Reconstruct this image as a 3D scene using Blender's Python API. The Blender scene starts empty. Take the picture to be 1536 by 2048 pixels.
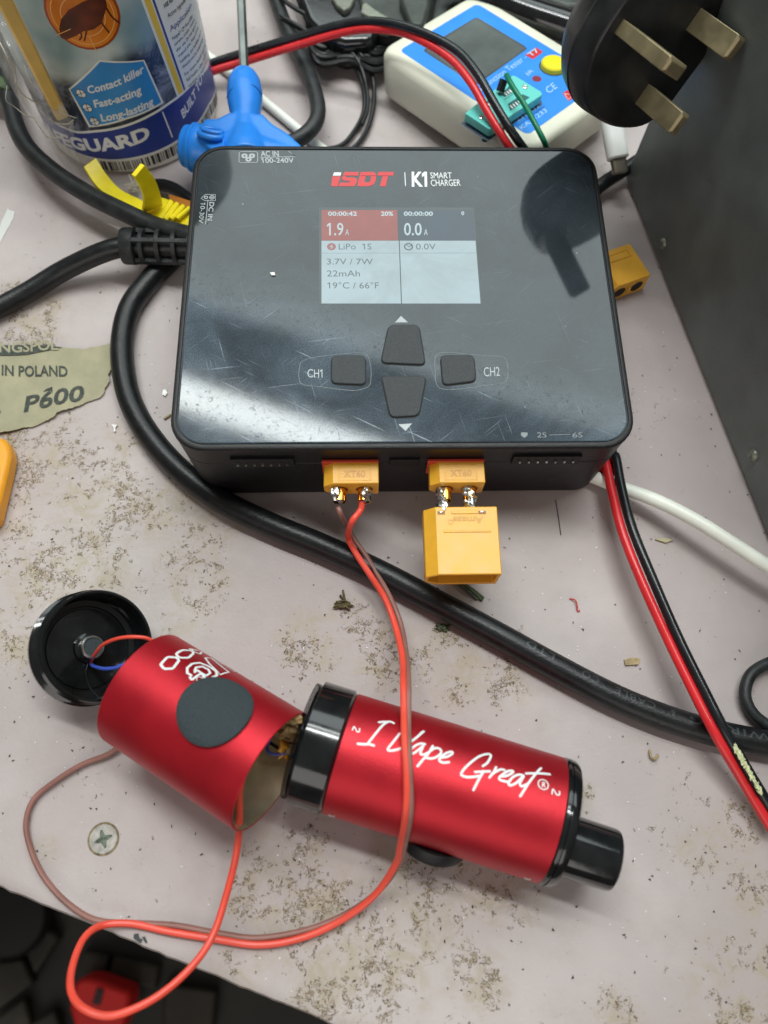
import bpy, bmesh, math, random
import numpy as np
from mathutils import Vector, Matrix, noise as mnoise
rnd = random.Random(7)
S = 0.001                                   # everything below is in millimetres
# ------------------------------------------------------------------ camera
CR = (0.35992, -0.02357, -0.01785); CP = np.array([-12.21864, -148.52313, 232.95583])
F, CX, CY = 1538., 768., 1024.
sc = bpy.context.scene
cam = bpy.data.cameras.new('camera'); camo = bpy.data.objects.new('camera', cam); sc.collection.objects.link(camo)
camo.location = CP * S; camo.rotation_euler = CR
cam.sensor_fit = 'VERTICAL'; cam.sensor_height = 36; cam.sensor_width = 27; cam.lens = F / 2048 * 36
cam.clip_start = .005; cam.clip_end = 20
cam.dof.use_dof = True; cam.dof.focus_distance = .235; cam.dof.aperture_fstop = 10.5
sc.camera = camo
# ------------------------------------------------------------------ light
w = bpy.data.worlds.new('World'); sc.world = w; w.use_nodes = True
wn = w.node_tree; bg = wn.nodes['Background']
tc = wn.nodes.new('ShaderNodeTexCoord'); sx = wn.nodes.new('ShaderNodeSeparateXYZ'); wn.links.new(tc.outputs['Generated'], sx.inputs[0])
cr = wn.nodes.new('ShaderNodeValToRGB'); wn.links.new(sx.outputs['Z'], cr.inputs[0])
cr.color_ramp.elements[0].position = 0; cr.color_ramp.elements[0].color = (.30, .26, .23, 1)
cr.color_ramp.elements[1].position = .9; cr.color_ramp.elements[1].color = (1, .93, .88, 1)
wn.links.new(cr.outputs[0], bg.inputs[0]); bg.inputs[1].default_value = .19
BA = -0.361                                  # the bench, and the lamps over it, stand at this angle
def area(name, loc, sx_, sy_, rad, col, rotz=BA):
    l = bpy.data.lights.new(name, 'AREA'); l.shape = 'RECTANGLE'; l.size = sx_; l.size_y = sy_
    l.energy = rad * math.pi * sx_ * sy_; l.color = col
    o = bpy.data.objects.new(name, l); o.location = loc; o.rotation_euler = (0, 0, rotz); sc.collection.objects.link(o); return o
area('ceiling_light_panel', (.21, 1.13, 1.2), 2.2, .95, 3.0, (.88, 1.0, .99))
area('ceiling_light_tube', (-.10, .518, 1.2), 1.15, .066, 19., (.94, 1.0, .98))
area('added_overhead_strip', (-.02, .29, 1.2), 1.15, .072, 44., (.96, 1.0, .98))  # added strip lamp, makes up for the dimmer tube seen in the lid
area('added_fill_behind_viewer', (-.35, -1.5, .75), 1.5, .8, 2.0, (1, .95, .90), 0).rotation_euler = (math.radians(65), 0, math.radians(-13))  # fill panel added to brighten the sides that face the camera
sc.view_settings.view_transform = 'Standard'; sc.view_settings.look = 'None'; sc.view_settings.exposure = -.1; sc.view_settings.gamma = 1
# ------------------------------------------------------------------ geometry helpers
def eul(a):
    ca, sa = np.cos(a[0]), np.sin(a[0]); cb, sb = np.cos(a[1]), np.sin(a[1]); cc, s_ = np.cos(a[2]), np.sin(a[2])
    return np.array([[cc, -s_, 0], [s_, cc, 0], [0, 0, 1]]) @ np.array([[cb, 0, sb], [0, 1, 0], [-sb, 0, cb]]) @ np.array([[1, 0, 0], [0, ca, -sa], [0, sa, ca]])
CM = eul(CR)
def ray(x, y):
    d = CM @ np.array([(x - CX) / F, -(y - CY) / F, -1.]); return d / np.linalg.norm(d)
def at(x, y, z=0.):                          # point at height z seen at that place of the photograph
    d = ray(x, y); return CP + d * (z - CP[2]) / d[2]
def unit(v): v = np.array(v, float); return v / np.linalg.norm(v)
class Plane:
    def __init__(s, o, ux, uy): s.o = np.array(o, float); s.x = unit(ux); s.n = unit(np.cross(s.x, uy)); s.y = np.cross(s.n, s.x)
    def uv(s, x, y): d = ray(x, y); p = CP + d * (((s.o - CP) @ s.n) / (d @ s.n)) - s.o; return np.array([p @ s.x, p @ s.y])
    def xyz(s, u, v, off=0): return s.o + s.x * u + s.y * v + s.n * off
class Cyl:                                   # axis point a, direction d, radius r
    def __init__(s, a, d, r):
        s.a = np.array(a, float); s.d = unit(d); s.r = r
        w_ = CP - s.a; w_ = w_ - (w_ @ s.d) * s.d; s.e = unit(w_); s.f = np.cross(s.d, s.e)
    def uv(s, x, y):
        d = ray(x, y); o = CP - s.a; dp = d - (d @ s.d) * s.d; op = o - (o @ s.d) * s.d
        a = dp @ dp; b = 2 * dp @ op; c = op @ op - s.r ** 2; D = max(b * b - 4 * a * c, 0)
        p = o + d * (-b - math.sqrt(D)) / 2 / a
        return np.array([p @ s.d, math.atan2(p @ s.f, p @ s.e) * s.r])
    def xyz(s, u, v, off=0):
        t = v / s.r; return s.a + s.d * u + (s.e * math.cos(t) + s.f * math.sin(t)) * (s.r + off)
class MB:
    def __init__(s): s.v = []; s.f = []; s.smooth = True
    def add(s, vs, fs, M=None):
        b = len(s.v)
        for p in vs:
            p = np.array(p, float)
            if M is not None: p = M[0] @ p + M[1]
            s.v.append(p)
        s.f += [tuple(i + b for i in f) for f in fs]; return s
    def box(s, c, d, M=None):
        c = np.array(c, float); h = np.array(d, float) / 2
        vs = [c + h * np.array([i, j, k]) for k in (-1, 1) for j in (-1, 1) for i in (-1, 1)]
        return s.add(vs, [(0, 2, 3, 1), (4, 5, 7, 6), (0, 1, 5, 4), (2, 6, 7, 3), (0, 4, 6, 2), (1, 3, 7, 5)], M)
    def prism(s, poly, z0, z1, M=None, top=None):
        n = len(poly); top = top or poly
        vs = [(p[0], p[1], z0) for p in poly] + [(p[0], p[1], z1) for p in top]
        return s.add(vs, [tuple(range(n))[::-1], tuple(range(n, 2 * n))] + [(i, (i + 1) % n, (i + 1) % n + n, i + n) for i in range(n)], M)
    def lathe(s, prof, M=None, n=48, cap0=True, cap1=True):   # prof: (r, z)
        vs = []; fs = []
        for r, z in prof:
            for i in range(n): a = 2 * math.pi * i / n; vs.append((r * math.cos(a), r * math.sin(a), z))
        for k in range(len(prof) - 1):
            for i in range(n): j = (i + 1) % n; fs.append((k * n + i, k * n + j, (k + 1) * n + j, (k + 1) * n + i))
        if cap0: fs.append(tuple(range(n))[::-1])
        if cap1: fs.append(tuple(range((len(prof) - 1) * n, len(prof) * n)))
        return s.add(vs, fs, M)
    def tube(s, path, r, n=14, caps=True, flat=1.):
        P = [np.array(p, float) for p in path]; N = len(P); fr = None; vs = []; fs = []
        for i in range(N):
            t = unit(P[min(i + 1, N - 1)] - P[max(i - 1, 0)])
            if fr is None:
                u = np.cross(t, [0, 0, 1.]); u = unit(u) if np.linalg.norm(u) > .01 else np.array([1., 0, 0])
            else: u = unit(fr - (fr @ t) * t)
            fr = u; w_ = np.cross(u, t); ri = r(i / (N - 1)) if callable(r) else r
            for k in range(n): a = 2 * math.pi * k / n; vs.append(P[i] + u * math.cos(a) * ri + w_ * math.sin(a) * ri * flat)
        for i in range(N - 1):
            for k in range(n): j = (k + 1) % n; fs.append((i * n + k, i * n + j, (i + 1) * n + j, (i + 1) * n + k))
        if caps: fs += [tuple(range(n))[::-1], tuple(range((N - 1) * n, N * n))]
        return s.add(vs, fs)
    def sphere(s, c, r, M=None, seg=20, lump=0, seed=0, sc3=(1, 1, 1)):
        vs = []; fs = []; rings = seg // 2
        for i in range(rings + 1):
            a = math.pi * i / rings
            for k in range(seg):
                b = 2 * math.pi * k / seg; d = Vector((math.sin(a) * math.cos(b), math.sin(a) * math.sin(b), math.cos(a)))
                q = 1 + lump * mnoise.noise(d * 1.7 + Vector((seed * 3.1, seed, 0)))
                vs.append(np.array(c) + np.array(d) * r * q * np.array(sc3))
        for i in range(rings):
            for k in range(seg): j = (k + 1) % seg; fs.append((i * seg + k, (i + 1) * seg + k, (i + 1) * seg + j, i * seg + j))
        return s.add(vs, fs, M)
ORG = {}
def prep(me, ang=35, smooth=True):
    if smooth:
        me.polygons.foreach_set('use_smooth', [True] * len(me.polygons)); me.set_sharp_from_angle(angle=math.radians(ang))
def obj(name, mb, m, parent=None, org=None, bevel=0, seg=2, ang=35, weld=True):
    me = bpy.data.meshes.new(name)
    V = np.array(mb.v)
    if parent is not None: o_ = ORG[parent.name]
    elif org is not None: o_ = np.array(org, float)
    else: mn, mx = V.min(0), V.max(0); o_ = np.array([(mn[0] + mx[0]) / 2, (mn[1] + mx[1]) / 2, mn[2]])
    me.from_pydata([tuple(p) for p in (V - o_) * S], [], mb.f)
    bm = bmesh.new(); bm.from_mesh(me)
    if weld: bmesh.ops.remove_doubles(bm, verts=bm.verts, dist=2e-7)
    bmesh.ops.recalc_face_normals(bm, faces=bm.faces) if weld else None
    bm.to_mesh(me); bm.free(); prep(me, ang)
    if m: me.materials.append(m)
    o = bpy.data.objects.new(name, me); sc.collection.objects.link(o)
    if parent is not None: o.parent = parent
    else: o.location = o_ * S
    ORG[o.name] = o_
    if bevel:
        b = o.modifiers.new('b', 'BEVEL'); b.width = bevel * S; b.segments = seg; b.limit_method = 'ANGLE'; b.angle_limit = math.radians(40); b.harden_normals = False
    return o
def tag(o, label, cat, group=None, kind=None):
    if label: o['label'] = label
    if cat: o['category'] = cat
    if group: o['group'] = group
    if kind: o['kind'] = kind
    return o
def thing(name, org, label, cat, group=None):
    o = bpy.data.objects.new(name, None); sc.collection.objects.link(o); o.location = np.array(org, float) * S
    o.empty_display_size = .01; ORG[o.name] = np.array(org, float); return tag(o, label, cat, group)
def rrect(w_, h, r, n=8, cx=0, cy=0):
    out = []
    for sx_, sy_, a0 in ((1, 1, 0), (-1, 1, 90), (-1, -1, 180), (1, -1, 270)):
        for i in range(n + 1):
            a = math.radians(a0 + 90 * i / n); out.append((cx + sx_ * (w_ / 2 - r) + r * math.cos(a), cy + sy_ * (h / 2 - r) + r * math.sin(a)))
    return out
def smooth(pts, per=8):                      # Catmull-Rom through the points
    P = [np.array(p, float) for p in pts]; P = [2 * P[0] - P[1]] + P + [2 * P[-1] - P[-2]]; out = []
    for i in range(1, len(P) - 2):
        for k in range(per):
            t = k / per; a, b, c, d = P[i - 1:i + 3]
            out.append(.5 * (2 * b + (c - a) * t + (2 * a - 5 * b + 4 * c - d) * t * t + (3 * b - a - 3 * c + d) * t ** 3))
    out.append(P[-2]); return out
def pxpath(l, per=8): return smooth([at(*p) for p in l], per)
def frame(o, z, x=(1, 0, 0)):                # local frame: z axis along z, x axis near x
    z = unit(z); x = np.array(x, float); x = unit(x - (x @ z) * z); return (np.stack([x, np.cross(z, x), z], 1), np.array(o, float))
def rz(a): return np.array([[math.cos(a), -math.sin(a), 0], [math.sin(a), math.cos(a), 0], [0, 0, 1]])
# --- prints: flat ink laid on a surface
def subdiv(V, Fc, ml):
    bm = bmesh.new(); vs = [bm.verts.new((p[0], p[1], 0)) for p in V]
    for f in Fc:
        try: bm.faces.new([vs[i] for i in f])
        except Exception: pass
    if ml:
        bmesh.ops.triangulate(bm, faces=bm.faces)
        for _ in range(6):
            e = [e for e in bm.edges if e.calc_length() > ml]
            if not e: break
            bmesh.ops.subdivide_edges(bm, edges=e, cuts=1); bmesh.ops.triangulate(bm, faces=bm.faces)
    bm.verts.index_update(); r = ([(v.co.x, v.co.y) for v in bm.verts], [tuple(v.index for v in f.verts) for f in bm.faces]); bm.free(); return r
def lay(mb, surf, V, Fc, off=.05, ml=None):
    V, Fc = subdiv(V, Fc, ml if ml else (1.2 if isinstance(surf, Cyl) else None))
    mb.add([surf.xyz(a, b, off) for a, b in V], Fc); return mb
def poly(mb, surf, pts, off=.05): return lay(mb, surf, [surf.uv(*p) for p in pts], [tuple(range(len(pts)))], off)
def stroke(mb, surf, pts, wd, off=.05, closed=False, curve=True, per=5):
    U = [surf.uv(*p) for p in pts]
    if closed: U = U + [U[0]]
    if curve and len(U) > 2: U = smooth(U, per)
    n = len(U); V = []; Fc = []
    for i in range(n):
        t = unit(U[min(i + 1, n - 1)] - U[max(i - 1, 0)]); q = np.array([-t[1], t[0]]) * wd / 2
        V += [U[i] + q, U[i] - q]
    Fc = [(2 * i, 2 * i + 1, 2 * i + 3, 2 * i + 2) for i in range(n - 1)]
    for e, sg in ((0, -1), (n - 1, 1)):      # round ends
        t = unit(U[min(e + 1, n - 1)] - U[max(e - 1, 0)]) * sg; b = len(V); q = np.array([-t[1], t[0]])
        V += [U[e] + (q * math.cos(a) + t * math.sin(a)) * wd / 2 for a in np.linspace(0, math.pi, 6)]; Fc.append(tuple(range(b, b + 6)))
    return lay(mb, surf, V, Fc, off)
def disc(mb, surf, c, r, off=.05, r2=0, n=28, sq=1.):
    c = surf.uv(*c) if len(c) == 2 else np.array(c[:2]); V = []
    for i in range(n): a = 2 * math.pi * i / n; V.append(c + np.array([math.cos(a) * r, math.sin(a) * r * sq]))
    if r2:
        for i in range(n): a = 2 * math.pi * i / n; V.append(c + np.array([math.cos(a) * r2, math.sin(a) * r2 * sq]))
        return lay(mb, surf, V, [(i, (i + 1) % n, (i + 1) % n + n, i + n) for i in range(n)], off)
    return lay(mb, surf, V, [tuple(range(n))], off)
_tc = {}
def tmesh(t, bold, sp=1.):
    k = (t, bold, sp)
    if k not in _tc:
        c = bpy.data.curves.new('t', 'FONT'); c.body = t; c.size = 1; c.offset = bold; c.resolution_u = 3; c.space_character = sp
        o = bpy.data.objects.new('t', c); sc.collection.objects.link(o); dg = bpy.context.evaluated_depsgraph_get()
        me = bpy.data.meshes.new_from_object(o.evaluated_get(dg)); V = [(v.co.x, v.co.y) for v in me.vertices]; Fc = [tuple(p.vertices) for p in me.polygons]
        bpy.data.objects.remove(o); bpy.data.curves.remove(c); bpy.data.meshes.remove(me); 
        if '1' in t:                             # give each 1 its flag
            par = list(range(len(V)))
            def fnd(i):
                while par[i] != i: i = par[i]
                return i
            for f in Fc:
                for i in f[1:]: par[fnd(i)] = fnd(f[0])
            isl = {}
            for i in range(len(V)): isl.setdefault(fnd(i), []).append(i)
            for q in isl.values():
                xs = [V[i][0] for i in q]; ys = [V[i][1] for i in q]; hh = max(ys) - min(ys); ww = max(xs) - min(xs)
                if min(ys) > -.05 and hh > .55 and ww < .2 and len(q) < 9:
                    x0, x1, tp = min(xs), max(xs), max(ys); b = len(V); V += [(x0 + .001, tp), (x0 + .001, tp - ww * 1.15), (x0 - .15, tp - .12 - ww * 1.0), (x0 - .15, tp - .10)]; Fc.append((b + 3, b + 2, b + 1, b))
        _tc[k] = (V, Fc)
    return _tc[k]
CAP = max(v[1] for v in tmesh('H', 0)[0])
def text(mb, surf, t, p0, p1, pt, bold=0., off=.05, sp=1.):   # baseline from p0 to p1, pt above p0 at cap height
    V, Fc = tmesh(t, bold, sp); xs = [v[0] for v in V]; x0, x1 = min(xs), max(xs)
    a, b, c = surf.uv(*p0), surf.uv(*p1), surf.uv(*pt)
    return lay(mb, surf, [a + (b - a) * (v[0] - x0) / (x1 - x0) + (c - a) * v[1] / CAP for v in V], Fc, off)
# ------------------------------------------------------------------ materials
MATS = {}
def mat(name, col, rough=.5, metal=0., spec=.5, vary=0., vs=200., bump=0., bs=800., coat=0., emis=None, es=1., trans=0., alpha=1., sss=0.):
    m = bpy.data.materials.new(name); m.use_nodes = True; nt = m.node_tree; b = nt.nodes['Principled BSDF']
    b.inputs['Base Color'].default_value = (*col, 1); b.inputs['Roughness'].default_value = rough; b.inputs['Metallic'].default_value = metal
    b.inputs['Specular IOR Level'].default_value = spec; b.inputs['Coat Weight'].default_value = coat; b.inputs['Coat Roughness'].default_value = .08
    b.inputs['Transmission Weight'].default_value = trans; b.inputs['Alpha'].default_value = alpha
    if emis: b.inputs['Emission Color'].default_value = (*emis, 1); b.inputs['Emission Strength'].default_value = es
    if vary or bump:
        tc = nt.nodes.new('ShaderNodeTexCoord')
    if vary:
        n = nt.nodes.new('ShaderNodeTexNoise'); n.inputs['Scale'].default_value = vs; n.inputs['Detail'].default_value = 6
        nt.links.new(tc.outputs['Object'], n.inputs['Vector'])
        r = nt.nodes.new('ShaderNodeValToRGB'); r.color_ramp.elements[0].position = .35; r.color_ramp.elements[1].position = .68
        r.color_ramp.elements[0].color = (*[c * (1 - vary) for c in col], 1); r.color_ramp.elements[1].color = (*[min(c * (1 + vary), 1) for c in col], 1)
        nt.links.new(n.outputs[0], r.inputs[0]); nt.links.new(r.outputs[0], b.inputs['Base Color'])
        mr = nt.nodes.new('ShaderNodeMapRange'); mr.inputs['To Min'].default_value = max(rough - .1, 0); mr.inputs['To Max'].default_value = min(rough + .12, 1)
        nt.links.new(n.outputs[0], mr.inputs[0]); nt.links.new(mr.outputs[0], b.inputs['Roughness'])
    if bump:
        n2 = nt.nodes.new('ShaderNodeTexNoise'); n2.inputs['Scale'].default_value = bs; n2.inputs['Detail'].default_value = 4
        nt.links.new(tc.outputs['Object'], n2.inputs['Vector'])
        bp = nt.nodes.new('ShaderNodeBump'); bp.inputs['Strength'].default_value = bump; bp.inputs['Distance'].default_value = .0004
        nt.links.new(n2.outputs[0], bp.inputs['Height']); nt.links.new(bp.outputs[0], b.inputs['Normal'])
    MATS[name] = m; return m
class NT:
    def __init__(s, m): s.t = m.node_tree; s.b = s.t.nodes['Principled BSDF']; s.tc = s.n('TexCoord').outputs['Object']
    def n(s, ty, **kw):
        x = s.t.nodes.new('ShaderNode' + ty)
        for k, v in kw.items(): setattr(x, k, v)
        return x
    def l(s, a, b): s.t.links.new(a, b)
    def noise(s, scale, detail=3, rough=.5, dist=0, vec=None, off=0):
        x = s.n('TexNoise'); x.inputs['Scale'].default_value = scale; x.inputs['Detail'].default_value = detail; x.inputs['Roughness'].default_value = rough; x.inputs['Distortion'].default_value = dist
        v = vec or s.tc
        if off:
            a = s.n('VectorMath', operation='ADD'); a.inputs[1].default_value = (off, off * .7, off * .3); s.l(v, a.inputs[0]); v = a.outputs[0]
        s.l(v, x.inputs['Vector']); return x.outputs[0]
    def m(s, op, a, b=0., c=None, clamp=False):
        x = s.n('Math', operation=op, use_clamp=clamp)
        for i, q in enumerate((a, b, c)):
            if q is None: continue
            if isinstance(q, (int, float)): x.inputs[i].default_value = q
            else: s.l(q, x.inputs[i])
        return x.outputs[0]
    def mr(s, v, a, b, c=0., d=1.):
        x = s.n('MapRange'); x.interpolation_type = 'SMOOTHSTEP'
        for i, q in enumerate((v, a, b, c, d)):
            if isinstance(q, (int, float)): x.inputs[i].default_value = q
            else: s.l(q, x.inputs[i])
        return x.outputs[0]
    def mix(s, f, a, b):
        x = s.n('Mix', data_type='RGBA')
        for i, q in ((0, f), (6, a), (7, b)):
            if isinstance(q, (int, float)): x.inputs[i].default_value = q
            elif isinstance(q, tuple): x.inputs[i].default_value = (*q, 1)
            else: s.l(q, x.inputs[i])
        return x.outputs[2]
    def bump(s, h, st, d=.0003):
        x = s.n('Bump'); x.inputs['Strength'].default_value = st; x.inputs['Distance'].default_value = d; s.l(h, x.inputs['Height']); s.l(x.outputs[0], s.b.inputs['Normal'])
M_ = lambda *a, **k: mat(*a, **k)
rubber = M_('black rubber', (.009, .010, .011), .36, spec=.42, vary=.25, vs=350, bump=.25, bs=1500)
rubber2 = M_('dusty black rubber', (.020, .023, .024), .46, spec=.42, vary=.4, vs=260, bump=.3, bs=1200)
shell = M_('black moulded plastic', (.010, .010, .0115), .42, spec=.38, vary=.15, vs=300, bump=.25, bs=2500)
glossblack = M_('gloss black plastic', (.008, .009, .010), .13, vary=.3, vs=200, bump=.04, bs=600, coat=.4)
buttonm = M_('button rubber', (.042, .047, .052), .55, vary=.25, vs=3000, bump=.6, bs=3500)
foam = M_('black foam', (.036, .05, .056), .8, vary=.25, vs=2500, bump=.8, bs=3000)
dark = M_('dark hollow', (.004, .004, .004), .6)
yellow = M_('yellow nylon', (.82, .42, .035), .36, vary=.06, vs=200, bump=.08, bs=900)
clipy = M_('yellow clip plastic', (.95, .77, .008), .33, vary=.08, vs=150, bump=.05)
orange = M_('orange plastic', (.9, .38, .02), .4, vary=.06)
redplug = M_('red socket plastic', (.65, .06, .03), .4)
gold = M_('gold plate', (.90, .48, .10), .17, metal=1, vary=.1, vs=500)
solder = M_('solder', (.66, .67, .66), .27, metal=1, vary=.15, vs=700, bump=.12, bs=900)
steel = M_('steel', (.5, .5, .48), .3, metal=1, vary=.2, vs=500)
hexsteel = M_('hex bar steel', (.20, .22, .21), .38, metal=.8, vary=.2, vs=120)
brass = M_('brass pin', (.31, .26, .15), .45, metal=.7, vary=.25, vs=150, bump=.1)
redwire = M_('red silicone', (.86, .085, .05), .4, vary=.08, vs=120)
redpvc = M_('red wire insulation', (.68, .025, .03), .28, vary=.08, vs=120)
brownwire = M_('brown silicone', (.29, .135, .11), .42, vary=.15, vs=120)
bluewire = M_('blue wire insulation', (.05, .10, .5), .4)
greenwire = M_('green wire insulation', (.0, .19, .09), .35)
whitecab = M_('white cable jacket', (.84, .86, .77), .4, vary=.05, vs=120)
whiteplas = M_('white plastic', (.75, .76, .74), .35)
cream = M_('cream plastic', (.76, .76, .62), .38, vary=.04, vs=60, bump=.05)
bluelab = M_('blue panel', (.03, .27, .83), .32, vary=.05, vs=60)
teal = M_('teal plastic', (.14, .62, .56), .38)
tealdark = M_('teal slot', (.01, .12, .12), .5)
lcd = M_('dark lcd', (.12, .14, .135), .18, vary=.2, vs=60)
handleb = M_('blue handle plastic', (.02, .25, .84), .33, vary=.08, vs=90, bump=.05)
inkw = M_('white ink', (.80, .82, .82), .4)
inkg = M_('grey ink', (.42, .46, .47), .3)
inkgd = M_('faint grey ink', (.2, .23, .24), .25)
inkr = M_('red ink', (.62, .03, .035), .3)
inkk = M_('black ink', (.012, .012, .014), .5)
inkb = M_('navy ink', (.02, .045, .26), .3, vary=.12, vs=60)
sandm = M_('sandpaper backing', (.37, .345, .225), .75, vary=.1, vs=120, bump=.3, bs=1500)
inks = M_('sandpaper print', (.055, .065, .055), .75, vary=.4, vs=900)
# red anodised aluminium
anod = M_('red anodised metal', (.50, .014, .026), .38, metal=.6, bump=.22, bs=4200, vary=.12, vs=60)
anod.node_tree.nodes['Principled BSDF'].inputs['Anisotropic'].default_value = .2
inner = M_('bare tube lining', (.62, .54, .38), .27, metal=.75, vary=.25, vs=80, bump=.1)
wadding = M_('brown wadding', (.34, .22, .10), .85, vary=.5, vs=300, bump=1., bs=500)
boxm = M_('dark grey powder coat', (.12, .135, .130), .42, vary=.18, vs=60, bump=.35, bs=2200)
leafm = M_('dry leaf', (.10, .075, .03), .8, vary=.5, vs=600)
grassm = M_('green stalk', (.075, .095, .045), .6, vary=.4, vs=500)
woodm = M_('wood chip', (.42, .32, .17), .8, vary=.3, vs=600)
fluffm = M_('red thread', (.6, .06, .06), .8)
flakem = M_('white flake', (.8, .8, .78), .6)
crumbm = M_('dark crumb', (.06, .05, .045), .85, vary=.5, vs=900)
# glossy scratched charger glass
glass = M_('scratched gloss panel', (.012, .015, .018), .07, spec=.62)
g = NT(glass)
def scratch(rot, sx__, sy__, th, off):
    mp = g.n('Mapping'); mp.inputs['Rotation'].default_value = (0, 0, rot); g.l(g.tc, mp.inputs['Vector'])
    mp2 = g.n('Mapping'); mp2.inputs['Scale'].default_value = (sx__, sy__, 1); mp2.inputs['Location'].default_value = (off, off, 0); g.l(mp.outputs[0], mp2.inputs['Vector'])
    return g.mr(g.noise(1., 2, .5, .25, vec=mp2.outputs[0]), th - .02, th + .04, 0, 1)
scr = g.m('ADD', scratch(.5, 45, 1900, .70, 3), scratch(-.7, 60, 2300, .71, 9)); scr2 = g.m('ADD', scratch(1.3, 50, 2100, .71, 17), scratch(-.15, 30, 1700, .70, 31))
fine = g.noise(2600, 4, .7); haze = g.noise(38, 5, .6, .8, off=.11)
sep = g.n('SeparateXYZ'); g.l(g.tc, sep.inputs[0])
low = g.mr(g.m('ADD', g.m('MULTIPLY', sep.outputs[0], .38), sep.outputs[1]), -.008, -.032, 0, 1)   # more rubbed towards the front edge
rub = g.m('MULTIPLY', g.mr(haze, .3, .72, .35, 1), g.m('ADD', g.m('MULTIPLY', low, .75), .25))
scm = g.m('MULTIPLY', g.m('ADD', scr, scr2), g.m('MULTIPLY', rub, .9))
dustv = g.n('TexVoronoi'); dustv.inputs['Scale'].default_value = 190; g.l(g.tc, dustv.inputs['Vector'])
dust = g.m('MULTIPLY', g.mr(dustv.outputs['Distance'], .06, .03, 0, 1), g.mr(g.noise(70, 2, off=.5), .5, .56))
mask = g.m('ADD', g.m('ADD', g.m('MULTIPLY', rub, g.mr(fine, .3, .75, .20, .62)), scm), dust, clamp=True)
g.l(g.mix(mask, (.014, .018, .021), (.21, .28, .35)), g.b.inputs['Base Color'])
g.l(g.m('ADD', g.m('MULTIPLY', rub, .03), g.m('ADD', g.m('MULTIPLY', scm, .2), .055)), g.b.inputs['Roughness'])
g.bump(g.m('ADD', fine, g.m('MULTIPLY', scr, .8)), .012, .0001)
spx = g.m('MULTIPLY', g.mr(g.noise(750, 4, .7, 1.2, off=.77), .55, .66, 0, 1), g.mr(low, 0, 1, .15, .9)); g.l(g.m('SUBTRACT', .62, g.m('MULTIPLY', spx, .5)), g.b.inputs['Specular IOR Level'])
def screenm(name, e, es=1.):
    m = M_(name, (.014, .018, .021), .07, spec=.62, emis=e, es=es); q = NT(m)      # backlight is a little uneven
    q.l(q.mr(q.noise(45, 6, .7, .8), .25, .75, .86, 1.12), q.b.inputs['Emission Strength']); return m
scr_white = screenm('lit white screen', (.40, .52, .55)); scr_red = screenm('lit red screen', (.32, .06, .045)); scr_grey = screenm('lit slate screen', (.03, .05, .075))
scr_edge = screenm('screen border', (.045, .06, .065)); scr_txt = screenm('lit screen text', (.48, .60, .62)); scr_dark = screenm('dark screen text', (.07, .10, .11))
scr_badge = screenm('red screen badge', (.34, .10, .10)); scr_line = screenm('screen divider', (.03, .045, .05)); scr_line2 = screenm('screen row line', (.20, .29, .33))
# table paint
patches = [(60, 900, 170), (200, 1000, 160), (120, 1120, 190), (330, 1000, 130), (420, 1060, 90), (60, 650, 110), (350, 1180, 120), (250, 880, 60), (120, 770, 90),
           (620, 1290, 90), (700, 1250, 70), (780, 1310, 90), (900, 1330, 110), (1010, 1360, 70), (560, 1760, 110), (640, 1860, 140), (720, 1960, 150), (600, 1700, 80), (860, 1720, 130),
           (950, 1960, 70), (1160, 1590, 35), (1500, 2000, 130), (1480, 1650, 60), (1400, 1700, 50), (1500, 1780, 60), (880, 1850, 80), (500, 1790, 60), (1000, 1790, 90), (130, 930, 70),
           (40, 1250, 120), (30, 590, 60), (480, 1930, 60), (660, 2030, 120), (90, 620, 60), (380, 1140, 110), (90, 1700, 30), (740, 1900, 60), (1230, 2040, 60)]
table = M_('worn lilac grey paint', (.5, .46, .46), .5, spec=.35); g = NT(table)
jit = g.noise(60, 7, .75); prev = None
for x, y, r in patches:
    p = at(x, y, 0); rr = r / 6.6
    d = g.n('VectorMath', operation='DISTANCE'); g.l(g.tc, d.inputs[0]); d.inputs[1].default_value = (p[0] * S, p[1] * S, 0)
    v = g.mr(d.outputs['Value'], rr * 1.35 * S, rr * .25 * S, 0, 1); prev = v if prev is None else g.m('MAXIMUM', prev, v)
region = g.m('MULTIPLY', prev, g.mr(jit, .36, .60, 0, 1))
base_sp = g.mr(g.noise(30, 3, off=.2), .45, .7, 0, .38); regall = g.m('MAXIMUM', region, base_sp)
na = g.noise(660, 2.5, .55, .9); nb = g.noise(430, 3, .6, 1.2, off=.4); nc = g.noise(440, 3, .65, .5, off=.7)
line = g.mr(g.m('ABSOLUTE', g.m('SUBTRACT', na, .53)), .036, .012, 0, 1); line2 = g.mr(g.m('ABSOLUTE', g.m('SUBTRACT', nb, .55)), .036, .010, 0, 1)
thr = g.mr(regall, 0, 1, .70, .44)
on = g.mr(g.m('SUBTRACT', nc, thr), -.02, .05, 0, 1)
fleck = g.m('MULTIPLY', g.m('MAXIMUM', line, g.m('MULTIPLY', line2, .8)), on)
fill = g.m('MULTIPLY', g.mr(na, .535, .60, 0, .55), g.m('MULTIPLY', on, region))
vo = g.n('TexVoronoi'); vo.inputs['Scale'].default_value = 210; vo.inputs['Randomness'].default_value = 1; g.l(g.tc, vo.inputs['Vector'])
spk = g.m('MULTIPLY', g.mr(vo.outputs['Distance'], .10, .05, 0, 1), g.mr(g.noise(150, 2, off=.9), .52, .60, 0, .8))
big = g.noise(14, 4, .6, off=.33); c0 = g.mix(g.mr(big, .35, .7), (.455, .392, .384), (.55, .49, .478))
c0 = g.mix(g.m('MULTIPLY', g.mr(g.noise(90, 5, .7, off=.6), .45, .75), .30), c0, (.40, .345, .31))
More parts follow.
